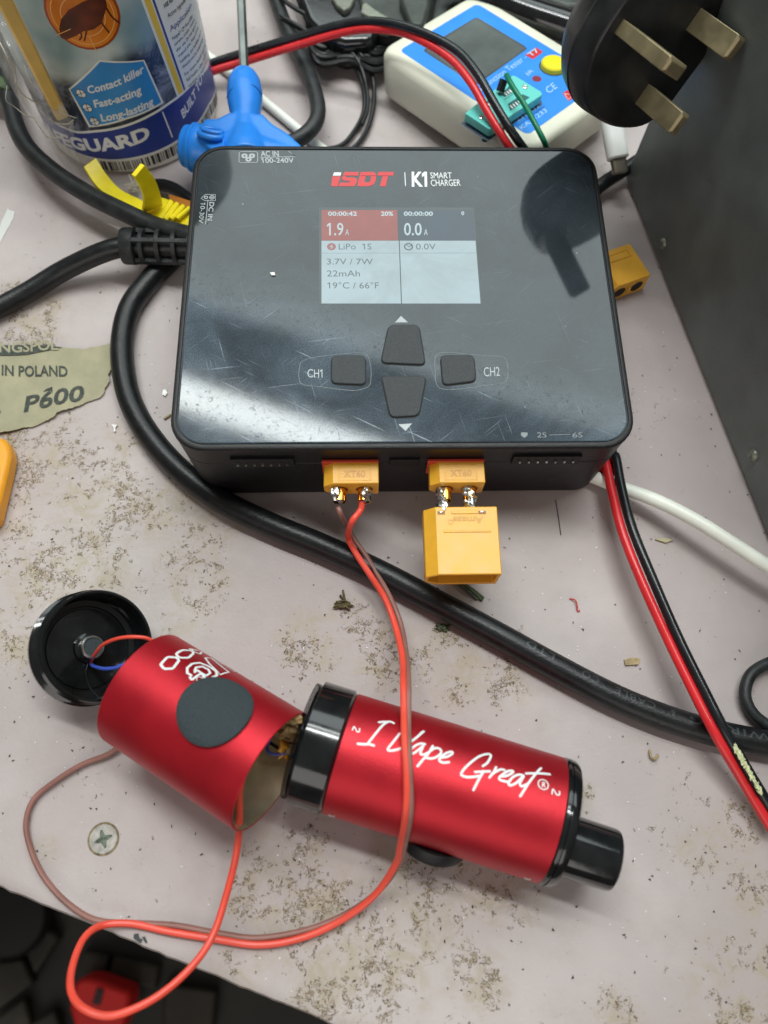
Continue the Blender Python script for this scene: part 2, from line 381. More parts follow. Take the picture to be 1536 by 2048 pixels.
c0 = g.mix(g.m('MULTIPLY', g.mr(prev, .0, 1, 0, 1), g.mr(g.noise(110, 6, .75, .6, off=.44), .42, .66, .05, .62)), c0, (.40, .33, .21))
c0 = g.mix(fill, c0, (.33, .26, .15)); c0 = g.mix(g.m('MULTIPLY', fleck, .93), c0, (.135, .092, .042)); c0 = g.mix(spk, c0, (.07, .055, .05))
g.l(c0, g.b.inputs['Base Color']); g.l(g.m('SUBTRACT', .52, g.m('MULTIPLY', fleck, -.3)), g.b.inputs['Roughness'])
g.bump(g.m('ADD', g.m('MULTIPLY', g.noise(160, 5, .6), .8), g.m('ADD', g.m('MULTIPLY', g.noise(900, 3), .25), g.m('MULTIPLY', fleck, -.6))), .42, .0005)
# ------------------------------------------------------------------ table and floor
ED = unit([.935, -.353, 0]); EN = np.array([-ED[1], ED[0], 0]); E0 = np.array([-94.5, -175.2, 0])
def edge(u, v): return E0 + ED * u + EN * v
mb = MB(); N = 420; us = np.linspace(-420, 560, N)
def jag(u): return .55 * mnoise.noise(Vector((u * .05, 3, 0))) + .35 * mnoise.noise(Vector((u * .3, 7, 0))) + .14 * mnoise.noise(Vector((u * 1.3, 1, 0)))
prof = [(0, -20, 0), (-.2, -6, .5), (0, -2.2, 1), (.7, -.8, .9), (2.0, -.12, .5), (4, 0, 0)]
rows = []
for v, z, j in prof: rows.append([edge(u, v + j * jag(u)) + np.array([0, 0, z]) for u in us])
rows.append([edge(u, 480) for u in us])
vs = [p for r_ in rows for p in r_]; fs = [(k * N + i, k * N + i + 1, (k + 1) * N + i + 1, (k + 1) * N + i) for k in range(len(rows) - 1) for i in range(N - 1)]
b = len(vs); vs += [edge(-420, 480) + [0, 0, -20], edge(560, 480) + [0, 0, -20]]
fs += [(0, N - 1, b + 1, b), (b, b + 1, len(rows) * N - 1, (len(rows) - 1) * N)]
mb.add(vs, fs); tag(obj('workbench_top', mb, table, org=(0, 0, 0)), 'worn lilac grey painted bench top with brown flecks', None, kind='structure')
floorm = M_('dark floor', (.022, .020, .016), .8, vary=.4, vs=12)
mb = MB(); mb.add([(-1600, -1600, -620), (1600, -1600, -620), (1600, 1600, -620), (-1600, 1600, -620)], [(0, 1, 2, 3)]); tag(obj('floor', mb, floorm, org=(0, 0, -620)), 'dark floor below the bench', None, kind='structure')
# chips in the paint of the bench edge
mb = MB(); TP = Plane((0, 0, 0), (1, 0, 0), (0, 1, 0)); chipm = M_('bare patch', (.05, .065, .065), .7)
poly(mb, TP, [(268, 1868), (277, 1867), (279, 1876), (286, 1879), (281, 1886), (272, 1880), (267, 1876)], .12); poly(mb, TP, [(284, 1874), (290, 1873), (295, 1884), (291, 1886)], .12)
tag(obj('paint_chip', mb, chipm), 'dark chip in the paint by the front edge', 'paint chip')
# things under the bench
Z0 = -600; case = M_('storage case plastic', (.024, .025, .020), .55, vary=.3, vs=20); casel = M_('storage case lids', (.036, .031, .021), .6, vary=.5, vs=25)
c = at(150, 1950, Z0); root = thing('tool_case', (c[0], c[1], Z0 - 20), 'dark olive tool case with rows of raised lids on the floor below the bench', 'tool case'); caseroot = root
mb = MB(); P0 = at(-260, 1700, Z0); P1 = at(520, 2200, Z0); mx = np.array([(P0[0] + P1[0]) / 2, (P0[1] + P1[1]) / 2, Z0 - 10])
mb.box((0, 0, 0), (520, 560, 20), (rz(-.42), mx)); obj('body', mb, case, root, bevel=4)
for poly_ in ([(0, 1870), (30, 1800), (95, 1835), (60, 1900)], [(0, 1920), (58, 1910), (78, 1960), (0, 2020)], [(60, 1895), (100, 1850), (130, 1870), (80, 1945)], [(-10, 2040), (60, 1990), (80, 2070), (0, 2100)],
              [(235, 1905), (325, 1925), (318, 1975), (225, 1950)], [(175, 1895), (228, 1905), (218, 1945), (165, 1935)], [(335, 1960), (440, 1975), (430, 2060), (330, 2060)], [(30, 2070), (120, 2010), (140, 2080), (60, 2120)]):
    mb = MB(); mb.prism([tuple(at(*q, Z0)[:2]) for q in poly_], Z0 - 5, Z0 + 14); obj('lid', mb, casel, root, bevel=3)
c = at(205, 2005, Z0 + 40); root = thing('red_latch_box', (c[0], c[1], Z0 + 16), 'red plastic box with a dark slot lying under the bench edge', 'box')
redfl = M_('red box plastic', (.85, .022, .02), .5); mb = MB(); mb.prism([tuple(at(*q, Z0 + 50)[:2]) for q in [(148, 1966), (166, 1954), (192, 1958), (262, 1983), (255, 2030), (235, 2075), (150, 2060), (138, 2018)]], Z0 + 16, Z0 + 50); obj('body', mb, redfl, root, bevel=5)
mb = MB(); mb.prism([tuple(at(*q, Z0 + 51)[:2]) for q in [(193, 1975), (208, 1979), (200, 2012), (183, 2008)]], Z0 + 45, Z0 + 51.5); obj('slot', mb, M_('slot grey', (.05, .035, .035), .6), root, bevel=1)
mb = MB(); mb.lathe([(30, 0), (34, 6), (30, 14), (12, 16)], (np.eye(3), at(35, 1835, Z0 + 10)), 24); obj('knob', mb, dark, caseroot)
# ------------------------------------------------------------------ smart charger
W, D, H = 133., 111.2, 36.5
root = thing('battery_charger', (0, 0, 0), 'black smart charger with a lit screen and four rubber buttons', 'battery charger')
def shellsec(z, ins, r=10): return [(x, y, z) for x, y in rrect(W - 2 * ins, D - 2 * ins, max(r - ins, 2))]
def loft(secs, cap=True):
    mb = MB(); n = len(secs[0]); vs = [p for s_ in secs for p in s_]
    fs = [(k * n + i, k * n + (i + 1) % n, (k + 1) * n + (i + 1) % n, (k + 1) * n + i) for k in range(len(secs) - 1) for i in range(n)]
    if cap: fs += [tuple(range(n))[::-1], tuple(range((len(secs) - 1) * n, len(secs) * n))]
    return mb.add(vs, fs)
obj('lower_case', loft([shellsec(0, 2.4), shellsec(1.2, 1.3), shellsec(25.4, .55), shellsec(25.7, 1.0)]), shell, root, ang=28)
obj('upper_case', loft([shellsec(25.9, .9), shellsec(26.1, .5), shellsec(33.2, .25), shellsec(34.6, .0), shellsec(35.7, 0), shellsec(36.3, .35), shellsec(36.5, .9), shellsec(36.45, 1.5), shellsec(36.1, 1.6)]), shell, root, ang=28)
obj('front_panel', loft([shellsec(36.0, 2.2), shellsec(36.45, 1.95), shellsec(36.55, 2.3)]), glass, root, ang=4)
T = Plane((0, 0, 36.55), (1, 0, 0), (0, 1, 0)); OFF = .06
# buttons
for q in ([(777, 651), (838, 651), (851, 731), (761, 727)], [(762, 754), (853, 754), (838, 833), (780, 836)], [(663, 713), (731, 712), (732, 771), (662, 768)], [(880, 712), (948, 712), (952, 764), (885, 772)]):
    pts = [T.uv(*p) for p in q]; ctr = sum(pts) / 4
    def rpoly(pts, r, n=5):
        out = []; k = len(pts)
        for i in range(k):
            p, a, b = pts[i], pts[i - 1], pts[(i + 1) % k]; u = unit(a - p); v_ = unit(b - p)
            for t in np.linspace(0, 1, n): out.append(tuple((1 - t) ** 2 * (p + u * r) + 2 * t * (1 - t) * p + t * t * (p + v_ * r)))
        return out
    pts = [tuple for tuple in pts]
    big_ = [ctr + (p - ctr) * 1.035 + np.array([0, -.15]) for p in pts]
    mb = MB(); mb.add([(x, y, 36.60) for x, y in rpoly(big_, 2.1)], [tuple(range(20))]); obj('button_gap', mb, dark, root)
    mb = MB(); a = rpoly(pts, 1.8); b_ = rpoly([ctr + (p - ctr) * .96 for p in pts], 1.7)
    mb.prism(a, 36.4, 37.2); o = obj('button', mb, buttonm, root, bevel=.3, seg=2)
# screen
mb = MB(); poly(mb, T, [(638, 415), (947, 415), (963.5, 608.5), (638, 608.5)], .01); scr = obj('screen', mb, scr_edge, root)
for nm, m, q in (('screen_header', scr_red, [(643, 420), (794.5, 420), (796, 481), (643, 481)]), ('screen_header', scr_grey, [(796.5, 420), (945, 420), (951, 481), (798, 481)]),
                 ('screen_field', scr_white, [(643, 481.5), (797.5, 481.5), (802, 607), (643, 607)]), ('screen_field', scr_white, [(799.5, 481.5), (951, 481.5), (961, 607), (804, 607)])):
    mb = MB(); poly(mb, T, q, .02); obj(nm, mb, m, scr)
mb = MB(); stroke(mb, T, [(798.5, 481), (803, 607)], .22, .03, curve=False); stroke(mb, T, [(797, 481), (795.5, 420)], .15, .03, curve=False); obj('screen_line', mb, scr_line, scr)
mb = MB(); stroke(mb, T, [(644, 506.5), (952, 506)], .18, .025, curve=False); obj('screen_line', mb, scr_line2, scr)
mb = MB(); mbr = MB()
for t, a, b_, h, bo in (('00:00:42', (656, 431.5), (714, 431.5), 8, .03), ('20%', (762, 431.5), (786.5, 431.5), 8, .03), ('00:00:00', (807.5, 431.5), (866, 431.5), 8, .03), ('o', (922.5, 430), (928.5, 430), 10, .03),
                        ('1.9', (654, 470.5), (687, 470.5), 24, .01), ('A', (690.5, 470.5), (698, 470.5), 12, 0), ('0.0', (808, 470.5), (843.5, 470.5), 24, .01), ('A', (848, 470.5), (855.5, 470.5), 12, 0)):
    text(mb, T, t, a, b_, (a[0], a[1] - h), bo, .04)
obj('screen_digits', mb, scr_txt, scr)
mb = MB()
for t, a, b_, h in (('LiPo  1S', (677.5, 499), (743, 499), 11.5), ('0.0V', (832, 499), (871.5, 499), 11.5), ('3.7V / 7W', (654, 529), (746, 529), 11.5), ('22mAh', (654, 553), (720, 553), 12), ('19°C / 66°F', (655, 577), (758, 577), 12)):
    text(mb, T, t, a, b_, (a[0] - .2, a[1] - h), 0, .04)
disc(mb, T, (817, 493.5), 1.45, .04, 1.0); stroke(mb, T, [(814, 490), (818, 494), (824, 490)], .3, .04, curve=False)
obj('screen_lettering', mb, scr_dark, scr)
mb = MB(); disc(mb, T, (663, 493.5), 1.4, .04); obj('screen_badge', mb, scr_badge, scr)
mb = MB(); poly(mb, T, [(665, 488), (659, 494.5), (663, 494), (661, 499.5), (667, 493), (663.5, 493)], .06); obj('screen_bolt', mb, scr_white, scr)
# logo: red slanted letters with a cut through them
def zl(x, y): return (640 + x / 5.12, 330 + y / 5.12)
mb = MB()
for q in ([(127, 117), (213, 117), (180, 219), (113, 219)], [(248, 72), (400, 72), (388, 110), (233, 110)], [(232, 114), (262, 114), (272, 128), (355, 128), (382, 150), (375, 185), (350, 219), (192, 219), (203, 181), (300, 181), (308, 166), (240, 160), (222, 140)],
          [(418, 72), (545, 72), (572, 90), (574, 110), (405, 110)], [(404, 114), (440, 114), (470, 114), (455, 170), (490, 182), (515, 165), (522, 114), (574, 114), (570, 165), (548, 200), (510, 219), (382, 219)],
          [(600, 72), (758, 72), (748, 110), (586, 110)], [(642, 114), (698, 114), (672, 219), (612, 219)]): poly(mb, T, [zl(*p) for p in q], OFF)
obj('logo', mb, inkr, root)
mb = MB(); poly(mb, T, [zl(*p) for p in [(145, 77), (219, 77), (210, 110), (129, 110)]], OFF); obj('logo', mb, inkw, root); mb = MB(); poly(mb, T, [zl(*p) for p in [(864, 77), (872, 77), (880, 218), (872, 218)]], OFF)
text(mb, T, 'K1', zl(940, 218), zl(1098, 218), zl(938, 76), .03, OFF); obj('logo', mb, inkw, root)
mb = MB(); text(mb, T, 'SMART', zl(1130, 138), zl(1350, 138), zl(1127, 78), .0, OFF); text(mb, T, 'CHARGER', zl(1137, 216), zl(1440, 214), zl(1133, 152), .0, OFF); obj('logo', mb, inkw, root)
# printed marks
mb = MB()
text(mb, T, 'AC IN', (522, 313), (558, 313), (521, 302.5), .015, OFF); text(mb, T, '100-240V', (523, 326), (588, 325.5), (522, 316.5), .015, OFF); stroke(mb, T, [(521, 315), (592, 313.5), (578, 303.5)], .25, OFF, curve=False)
stroke(mb, T, [(481, 303.5), (512, 303.5), (515, 306), (515.5, 322), (513, 325.5), (481, 325.5), (478, 323), (478.5, 306)], .2, OFF, True, False)
for x, y in ((489, 312), (504, 312), (497, 319)): disc(mb, T, (x, y), 1.0, OFF, .35)
obj('input_marking', mb, inkg, root); mb = MB()
text(mb, T, 'DC IN', (419.5, 404), (415, 441), (428.5, 405), .015, OFF); text(mb, T, '10-30V', (402, 405), (397, 446), (411, 406), .0, OFF); stroke(mb, T, [(416, 400), (411, 451), (424, 437), (419, 437)], .2, OFF, curve=False)
stroke(mb, T, [(411, 389), (431, 389.5), (431, 401.5), (410, 401.5), (402, 397)], .2, OFF, True, False); disc(mb, T, (412, 395), .65, OFF, .35); disc(mb, T, (424, 395), .85, OFF, .6)
stroke(mb, T, [(421, 395), (427, 395)], .2, OFF, curve=False); stroke(mb, T, [(424, 392), (424, 398)], .2, OFF, curve=False)
obj('input_marking', mb, inkg, root); mb = MB()
text(mb, T, 'CH1', (615, 755), (645, 755.5), (615, 738.5), .0, OFF); obj('channel_marking', mb, inkg, root); mb = MB(); text(mb, T, 'CH2', (968, 753), (1000, 752), (967, 735), .0, OFF)
obj('channel_marking', mb, inkg, root)
mb = MB(); poly(mb, T, [(802, 632), (816, 645), (790, 645)], OFF); obj('arrow_marking', mb, inkg, root); mb = MB(); poly(mb, T, [(797, 849), (824, 847), (811, 862)], OFF); obj('arrow_marking', mb, inkg, root)
mb = MB(); stroke(mb, T, [(742, 735), (742, 757), (738, 772), (722, 779), (700, 781), (635, 773), (605, 769), (598, 755), (599, 735), (606, 722), (640, 713), (715, 706), (735, 712)], .14, OFF, True)
stroke(mb, T, [(870, 735), (869, 725), (874, 710), (895, 705), (960, 711), (1003, 714), (1013, 723), (1016, 745), (1010, 764), (980, 770), (910, 779), (882, 777), (872, 765)], .14, OFF, True)
text(mb, T, '2S', (1074, 875), (1093, 875), (1074, 865), 0, OFF); text(mb, T, '6S', (1145, 875), (1165, 875), (1145, 865), 0, OFF); stroke(mb, T, [(1099, 870), (1140, 869)], .15, OFF, curve=False)
poly(mb, T, [(1042, 865), (1055, 865), (1055, 871), (1049, 876), (1042, 871)], OFF); obj('outline_marking', mb, inkgd, root)
# front face
FP = Plane((0, -D / 2 - .0, 0), (1, 0, 0), (0, 0, 1))
for x0, x1, y0, y1, np_ in ((460, 590, 916, 931, 7), (1028, 1155, 911, 925, 7)):
    a, b_ = FP.uv(x0, y0), FP.uv(x1, y1); zt, zb = a[1], b_[1]
    mb = MB(); mb.box(((a[0] + b_[0]) / 2, -D / 2 + 2.3, (zt + zb) / 2), (b_[0] - a[0], 5.6, zt - zb)); pr = obj('balance_port', mb, dark, root)
    for i in range(np_):
        mb = MB(); x = a[0] + (b_[0] - a[0]) * (i + .8) / (np_ + .6); mb.box((x, -D / 2 - .8, (zt + zb) / 2), (.6, .9, .6)); obj('pin', mb, steel, pr)
a, b_ = FP.uv(779, 919), FP.uv(839, 930); mb = MB(); mb.box(((a[0] + b_[0]) / 2, -D / 2 + 2.5, (a[1] + b_[1]) / 2), (b_[0] - a[0], 5.8, a[1] - b_[1])); obj('usb_port', mb, dark, root, bevel=.3)
# ------------------------------------------------------------------ XT connectors
def xt_sec(w_, h, c): return [(-w_ / 2 + c, h / 2), (-w_ / 2, h / 2 - c * .8), (-w_ / 2, -h / 2 + c * .8), (-w_ / 2 + c, -h / 2), (w_ / 2, -h / 2), (w_ / 2, h / 2)]
def xt60(root, o, ax, up, L=8., cups=True, engrave=True, face=None):
    # frame: local x across, local y = up, local z = along ax (out of the charger)
    z = unit(ax); y = unit(np.array(up, float) - (np.array(up, float) @ z) * z); x = np.cross(y, z); M = (np.stack([x, y, z], 1), np.array(o, float))
    if x[0] < 0 and cups: M = (np.stack([-x, y, z], 1), np.array(o, float))
    mb = MB(); mb.prism(xt_sec(16, 8.2, 2.8), 0, L, M); obj('housing', mb, yellow, root, bevel=.28, seg=2)
    if engrave:
        mb = MB()
        for q in ((0, .18, 9, .35), (0, .18 + 4.6, 9, .35)): mb.box((q[0] + 1, 4.1, q[1] + 1.2), (q[2], .22, q[3]), M)
        for q in (-3.6, 5.6): mb.box((q, 4.1, 3.7), (.35, .22, 4.9), M)
        for k in range(4): mb.box((1, 4.09, 2.0 + k * .95), (8.6, .10, .28), M)
        obj('moulded_frame', mb, yellow, root, bevel=.05, seg=1)
        sf = Plane(M[0] @ np.array([0, 4.1, 0]) + M[1], M[0][:, 0], -M[0][:, 2]); mb = MB(); V, Fc = tmesh('XT60', .02)
        xs = [v[0] for v in V]; k_ = 6.2 / (max(xs) - min(xs)); mb.add([sf.xyz(-2.1 + (v[0] - min(xs)) * k_, -4.9 + v[1] * 1.9 / CAP, .14) for v in V], Fc); obj('moulded_lettering', mb, M_('yellow nylon raised', (.62, .28, .02), .4), root)
    for sx_ in (-3.6, 3.6):
        mb = MB(); mb.lathe([(2.95, L - .02), (2.95, L + .12), (2.55, L + .12), (2.5, L - .0)], (M[0], M[1] + M[0] @ np.array([sx_ + .2, -.3, 0])), 32, False, False); obj('contact_collar', mb, yellow, root)
        mb = MB(); mb.lathe([(2.5, L + .03), (.1, L + .03)], (M[0], M[1] + M[0] @ np.array([sx_ + .2, -.3, 0])), 32, False, True); obj('contact_hole', mb, M_('connector hollow', (.20, .06, .008), .5) if cups else dark, root)
    return M
zt = FP.uv(700, 921)[1]; yF = at(700, 967, zt)[1]; cxl = (at(650, 940, zt)[0] + at(754, 940, zt)[0]) / 2; cxr = (at(861, 940, zt)[0] + at(968, 940, zt)[0]) / 2
print('XT', zt, yF, cxl, cxr)
LX = -D / 2 - yF
def cup(root, M, sx_, L, blob):
    Mo = (M[0], M[1] + M[0] @ np.array([sx_ + .2, -.3, 0])); mb = MB()
    n = 24; vs = []; fs = []
    mb.lathe([(1.95, L - .5), (1.95, L + 3.6), (1.6, L + 3.6), (1.5, L + .5)], Mo, 28, False, True); obj('solder_cup', mb, gold, root, ang=50)
for nm, cxx, lab in (('connector_with_wires', cxl, 1), ('adapter', cxr, 0)):
    if lab:
        r_ = thing('plugged_connector', (cxl, -D / 2, zt - 8.2), 'small yellow plug in the left charger socket with two wires soldered on', 'connector')
    else:
        r_ = thing('soldered_adapter', (cxr, -D / 2, zt - 8.2), 'yellow adapter in the right charger socket, small plug soldered to large one', 'adapter')
    M = xt60(r_, (cxx, -D / 2 - .3, zt - 4.1), (0, -1, 0), (0, 0, 1), LX - .3)
    mb = MB(); mb.box((cxx - .2, -D / 2 - .25, zt - 4.0), (16.6, .9, 9.0)); obj('socket', mb, redplug, root, bevel=.2)
    for s_ in (-3.6, 3.6): cup(r_, M, s_, LX, lab)
    if lab:
        for s_, sd in ((-3.6, 1), (3.6, 2)):
            mb = MB(); mb.sphere((cxl + s_ + (-.9 if sd == 1 else .8), yF - 1.7, zt - 2.9), 1.9, lump=.5, seed=sd, sc3=(.75, 1.1, .8)); obj('solder_joint', mb, solder, r_)
        mb = MB(); mb.sphere((cxl - 3.1, yF - 3.6, zt - 4.4), .8, lump=.4, seed=5); mb.sphere((cxl + 3.6, yF - 3.6, zt - 4.4), .8, lump=.4, seed=6); obj('solder_drip', mb, solder, r_)
        LCP = M
    else:
        zx = zt - 5.0
        A = {'tl': (873, 1012), 'tr': (994, 1013), 'bl': (879, 1150), 'br': (1003, 1148), 'll': (850, 1021), 'lb': (854, 1156)}
        zh = zt - 1.6
        y0 = at(930, 1013, zh)[1]; y1 = at(930, 1149, zh)[1]; xl = at(850, 1080, zh)[0]; xr = at(999, 1080, zh)[0]; wx = xr - xl; cx_ = (xl + xr) / 2
        print('XT90', wx, y0 - y1, zh)
        for s_, sd in ((-3.9, 3), (3.9, 4)):
            mb = MB()
            for k in range(7): mb.sphere((cxr + s_ + rnd.uniform(-.9, .9) - .2, yF - .6 - k * (yF - y0 - .2) / 6, zt - 3.2 + rnd.uniform(-.5, .4)), rnd.uniform(1.2, 1.7), lump=.6, seed=sd * 9 + k, seg=16)
            obj('solder_joint', mb, solder, r_)
        yc = (y0 + y1) / 2; Mx = frame((cx_, y0, zh - 5.2), (0.0, -1, .0), (1, 0, 0)); Mx = (np.stack([[1, 0, 0], [0, 0, 1], [0, -1, 0]], 1), np.array([cx_, y0, zh - 5.2]))
        LL = y0 - y1; sec = xt_sec(wx, 10.4, 3.4); isec = [(x * .90, y * .82) for x, y in sec]; n = 6
        mb = MB(); vs = [(x, y, 0) for x, y in sec] + [(x, y, LL) for x, y in sec] + [(x, y, LL) for x, y in isec] + [(x, y, LL - 13) for x, y in isec]
        fs = [tuple(range(n))[::-1]] + [(k * n + i, k * n + (i + 1) % n, (k + 1) * n + (i + 1) % n, (k + 1) * n + i) for k in range(3) for i in range(n)] + [tuple(range(3 * n, 4 * n))]
        mb.add(vs, fs, Mx); obj('large_housing', mb, yellow, r_, bevel=.3, seg=2)
        sf = Plane(Mx[0] @ np.array([0, 5.2, 0]) + Mx[1], (1, 0, 0), (0, 1, 0))
        mb = MB()
        for c_, d_ in (((1.2, 5.2, 1.8), (7.8, .5, 1.0)), ((1.6, 5.2, 7.6), (13.6, .45, .6))): mb.box(c_, d_, Mx)
        obj('moulded_bar', mb, yellow, r_, bevel=.15, seg=2)
        mb = MB(); raised = M_('yellow raised lettering', (.66, .32, .025), .4)
        text(mb, sf, 'Amass', (967, 1033.5), (906, 1033.5), (967, 1045.5), .03, .12); disc(mb, sf, (901, 1044), .75, .12, .5); obj('moulded_lettering', mb, raised, r_)
        for xx in (-5.6, 6.2):
            mb = MB(); mb.box((xx, 5.15, 1.9), (2.1, .35, .95), Mx); wdw = obj('solder_window', mb, M_('window hollow', (.35, .13, .01), .5), r_)
            mb = MB(); mb.sphere((xx - .1, 5.35, 1.7), .5, Mx, sc3=(1.3, .3, .6)); obj('solder_glint', mb, solder, wdw)
c = at(1252, 545, 7); root = thing('loose_connector', (c[0], c[1], 0), 'orange yellow power plug lying loose on the bench right of the charger', 'connector')
ax = unit(at(1290, 605, 7) - at(1245, 535, 7)); o_ = at(1255, 578, 4.3) - ax * 15
Mlc = xt60(root, o_, ax, (0, 0, 1), 15., cups=False, engrave=False)
mb = MB(); mb.box((0, 4.15, 5), (12, .5, .4), Mlc); mb.box((1, 4.15, 2.2), (9, .4, .4), Mlc); mb.box((5.5, 4.15, 3.6), (.4, .4, 3), Mlc); mb.box((.2, 0, 15.3), (1.2, 2.2, .8), Mlc); obj('moulded_frame', mb, yellow, root, bevel=.1)
# ------------------------------------------------------------------ the two red tubes
TD = unit([math.cos(-.3098), math.sin(-.3098), 0]); TB = np.array([-17.66, -136.36, 16.81]); TR = 16.0
RT = Cyl(TB, TD, TR); MT = frame(TB, TD, (0, 0, 1))       # local z along the tube
root = thing('red_vape', (TB[0] + TD[0] * 28, TB[1] + TD[1] * 28, 0), 'red metal vape with black ends and the words I Vape Great', 'vape')
mb = MB(); mb.lathe([(15.6, -1.0), (16, -.75), (16, 56.5), (15.6, 56.7)], MT, 96, False, False); obj('sleeve', mb, anod, root)
mb = MB(); mb.lathe([(11, -11.4), (14.8, -11.3), (15.2, -10.6), (16.55, -10.2), (16.6, -9.6), (16.6, -1.7), (16.0, -1.3), (15.7, -.9), (15.5, -.5)], MT, 96, True, False); cb = obj('band', mb, glossblack, root)
mb = MB()
for k in range(5): mb.lathe([(15.3, -12.4 + k * .25), (15.55, -12.3 + k * .25), (15.3, -12.2 + k * .25)], MT, 80, False, False)
obj('thread', mb, glossblack, cb)
mb = MB(); mb.lathe([(15.5, 56.3), (15.9, 56.6), (16.15, 56.9), (16.25, 57.5), (15.8, 57.7), (15.8, 57.95), (16.2, 58.1), (16.2, 59.2), (15.7, 60.2), (14.6, 60.7), (3, 60.9)], MT, 96, False, True); obj('end_cap', mb, glossblack, root)
lat = np.cross(TD, [0, 0, 1.]); lat = lat if lat[1] < 0 else -lat
mo = TB + TD * 59.5 + lat * 5.0 + np.array([0, 0, -.6]); MM = frame(mo, TD, (0, 0, 1)); mb = MB()
mb.lathe([(8.3, -.5), (8.1, .6), (7.9, 1.5), (7.75, 14.2), (7.5, 15.2), (7.0, 15.6), (6.6, 15.4), (6.3, 13), (6.2, 3)], MM, 64, True, True); obj('mouthpiece', mb, glossblack, root)
# airflow disc on the lower side
pd = RT.uv(872, 1712); ctr = RT.xyz(pd[0], RT.uv(872, 1690)[1] * 1.0, 0)
mo = TB + TD * 29 + lat * 13.7 + np.array([0, 0, -6.5]); dn = unit(lat * 1 + np.array([0, 0, -.75])); MD = frame(mo, dn, TD); mb = MB(); mb.lathe([(9.6, -3), (9.8, -1), (9.5, .5), (8.5, 1.1), (1, 1.7)], MD, 48); obj('airflow_disc', mb, shell, root)
# hand written lettering
def z1(x, y): return (700 + x / 6.4, 1420 + y / 6.4)
def z2(x, y): return (900 + x / 6.4, 1480 + y / 6.4)
strokes = [[z1(*p) for p in s_] for s_ in ([(370, 158), (470, 152), (520, 152), (560, 170)], [(480, 155), (420, 195), (330, 300), (228, 432)], [(100, 432), (180, 440), (240, 438), (305, 455)],
    [(640, 300), (560, 400), (490, 490), (492, 515), (540, 520), (640, 495), (720, 450), (830, 370), (900, 312), (948, 270), (905, 300)], [(960, 440), (910, 430), (840, 455), (775, 510), (768, 560), (830, 545), (900, 490), (940, 455), (905, 530), (905, 565), (950, 570), (1000, 545)],
    [(1060, 462), (1000, 560), (930, 640), (865, 718)], [(1020, 530), (1090, 490), (1150, 500), (1165, 550), (1110, 600), (1040, 622), (975, 612)], [(1165, 610), (1240, 600), (1310, 560), (1295, 535), (1220, 560), (1150, 620), (1150, 655), (1200, 675), (1265, 668)])]
strokes += [[z2(*p) for p in s_] for s_ in ([(420, 335), (480, 290), (520, 215), (510, 185), (450, 185), (350, 225), (220, 330), (150, 415), (155, 455), (220, 475), (300, 472), (380, 460)], [(320, 410), (420, 405), (510, 402)], [(430, 400), (360, 520), (300, 640)],
    [(590, 350), (560, 410), (505, 480)], [(530, 440), (600, 400), (650, 378), (695, 385)], [(640, 465), (720, 460), (800, 420), (795, 395), (730, 405), (650, 460), (630, 500), (680, 525), (750, 535), (770, 515)],
    [(940, 455), (880, 445), (800, 480), (750, 550), (770, 580), (840, 555), (900, 500), (945, 460), (895, 550), (910, 590), (960, 580), (1010, 550)], [(1165, 362), (1100, 430), (1000, 560), (900, 718)], [(975, 430), (1100, 428), (1200, 432), (1275, 440)])]
mb = MB()
for s_ in strokes: stroke(mb, RT, s_, .62, .06)
disc(mb, RT, z2(1193, 570), 1.42, .06, 1.13); text(mb, RT, 'R', z2(1172, 600), z2(1222, 606), z2(1180, 540), .03, .06)
obj('script_lettering', mb, inkw, root)
mb = MB(); stroke(mb, RT, [z1(*p) for p in [(30, 258), (50, 215), (70, 240), (90, 278), (118, 278), (122, 240)]], .33, .06); obj('small_digit', mb, inkw, root); mb = MB(); stroke(mb, RT, [z2(*p) for p in [(1305, 690), (1315, 630), (1340, 660), (1365, 700), (1400, 700), (1400, 660)]], .33, .06)
obj('small_digit', mb, inkw, root)
for q in ((663, 1631), (1055, 1757)):
    mb = MB(); stroke(mb, RT, [(q[0] - 5, q[1] - 3), (q[0] - 3, q[1] + 2), (q[0] + 0, q[1] - 1), (q[0] + 3, q[1] + 3), (q[0] + 6, q[1])], .28, .06); obj('small_digit', mb, inkw, root)
# left, open tube
LA = np.array([-72.35, -118.57, 17.8]); LD = unit([60 * math.cos(-.545), 60 * math.sin(-.545), 12.25]); LR = 16.3
LT = Cyl(LA, LD, LR); ML = frame(LA, LD, (0, 0, 1))
root = thing('open_red_tube', (LA[0] + LD[0] * 22, LA[1] + LD[1] * 22, 0), 'open red metal tube with a round black foam pad, wires coming out of both ends', 'metal tube')
mb = MB(); mb.lathe([(15.85, .1), (16.15, -.05), (16.3, .15), (16.3, 44.1), (16.15, 44.3), (15.85, 44.2)], ML, 96, False, False); obj('sleeve', mb, anod, root)
mb = MB(); mb.lathe([(15.83, .1), (15.83, 44.2)], ML, 96, False, False); obj('lining', mb, inner, root)
mb = MB(); c = LT.uv(430, 1418); V = []; n = 40
rr = 9.3
for ring, h in ((1., .05), (1.0, .95), (.965, 1.15)):
    for i in range(n): a = 2 * math.pi * i / n; V.append(LT.xyz(c[0] + rr * ring * math.cos(a), c[1] + rr * ring * math.sin(a), h))
fs = [(k * n + i, k * n + (i + 1) % n, (k + 1) * n + (i + 1) % n, (k + 1) * n + i) for k in range(2) for i in range(n)]; base = 2 * n
rings = [.8, .6, .4, .2]
for q in rings:
    for i in range(n): a = 2 * math.pi * i / n; V.append(LT.xyz(c[0] + rr * q * math.cos(a), c[1] + rr * q * math.sin(a), 1.15))
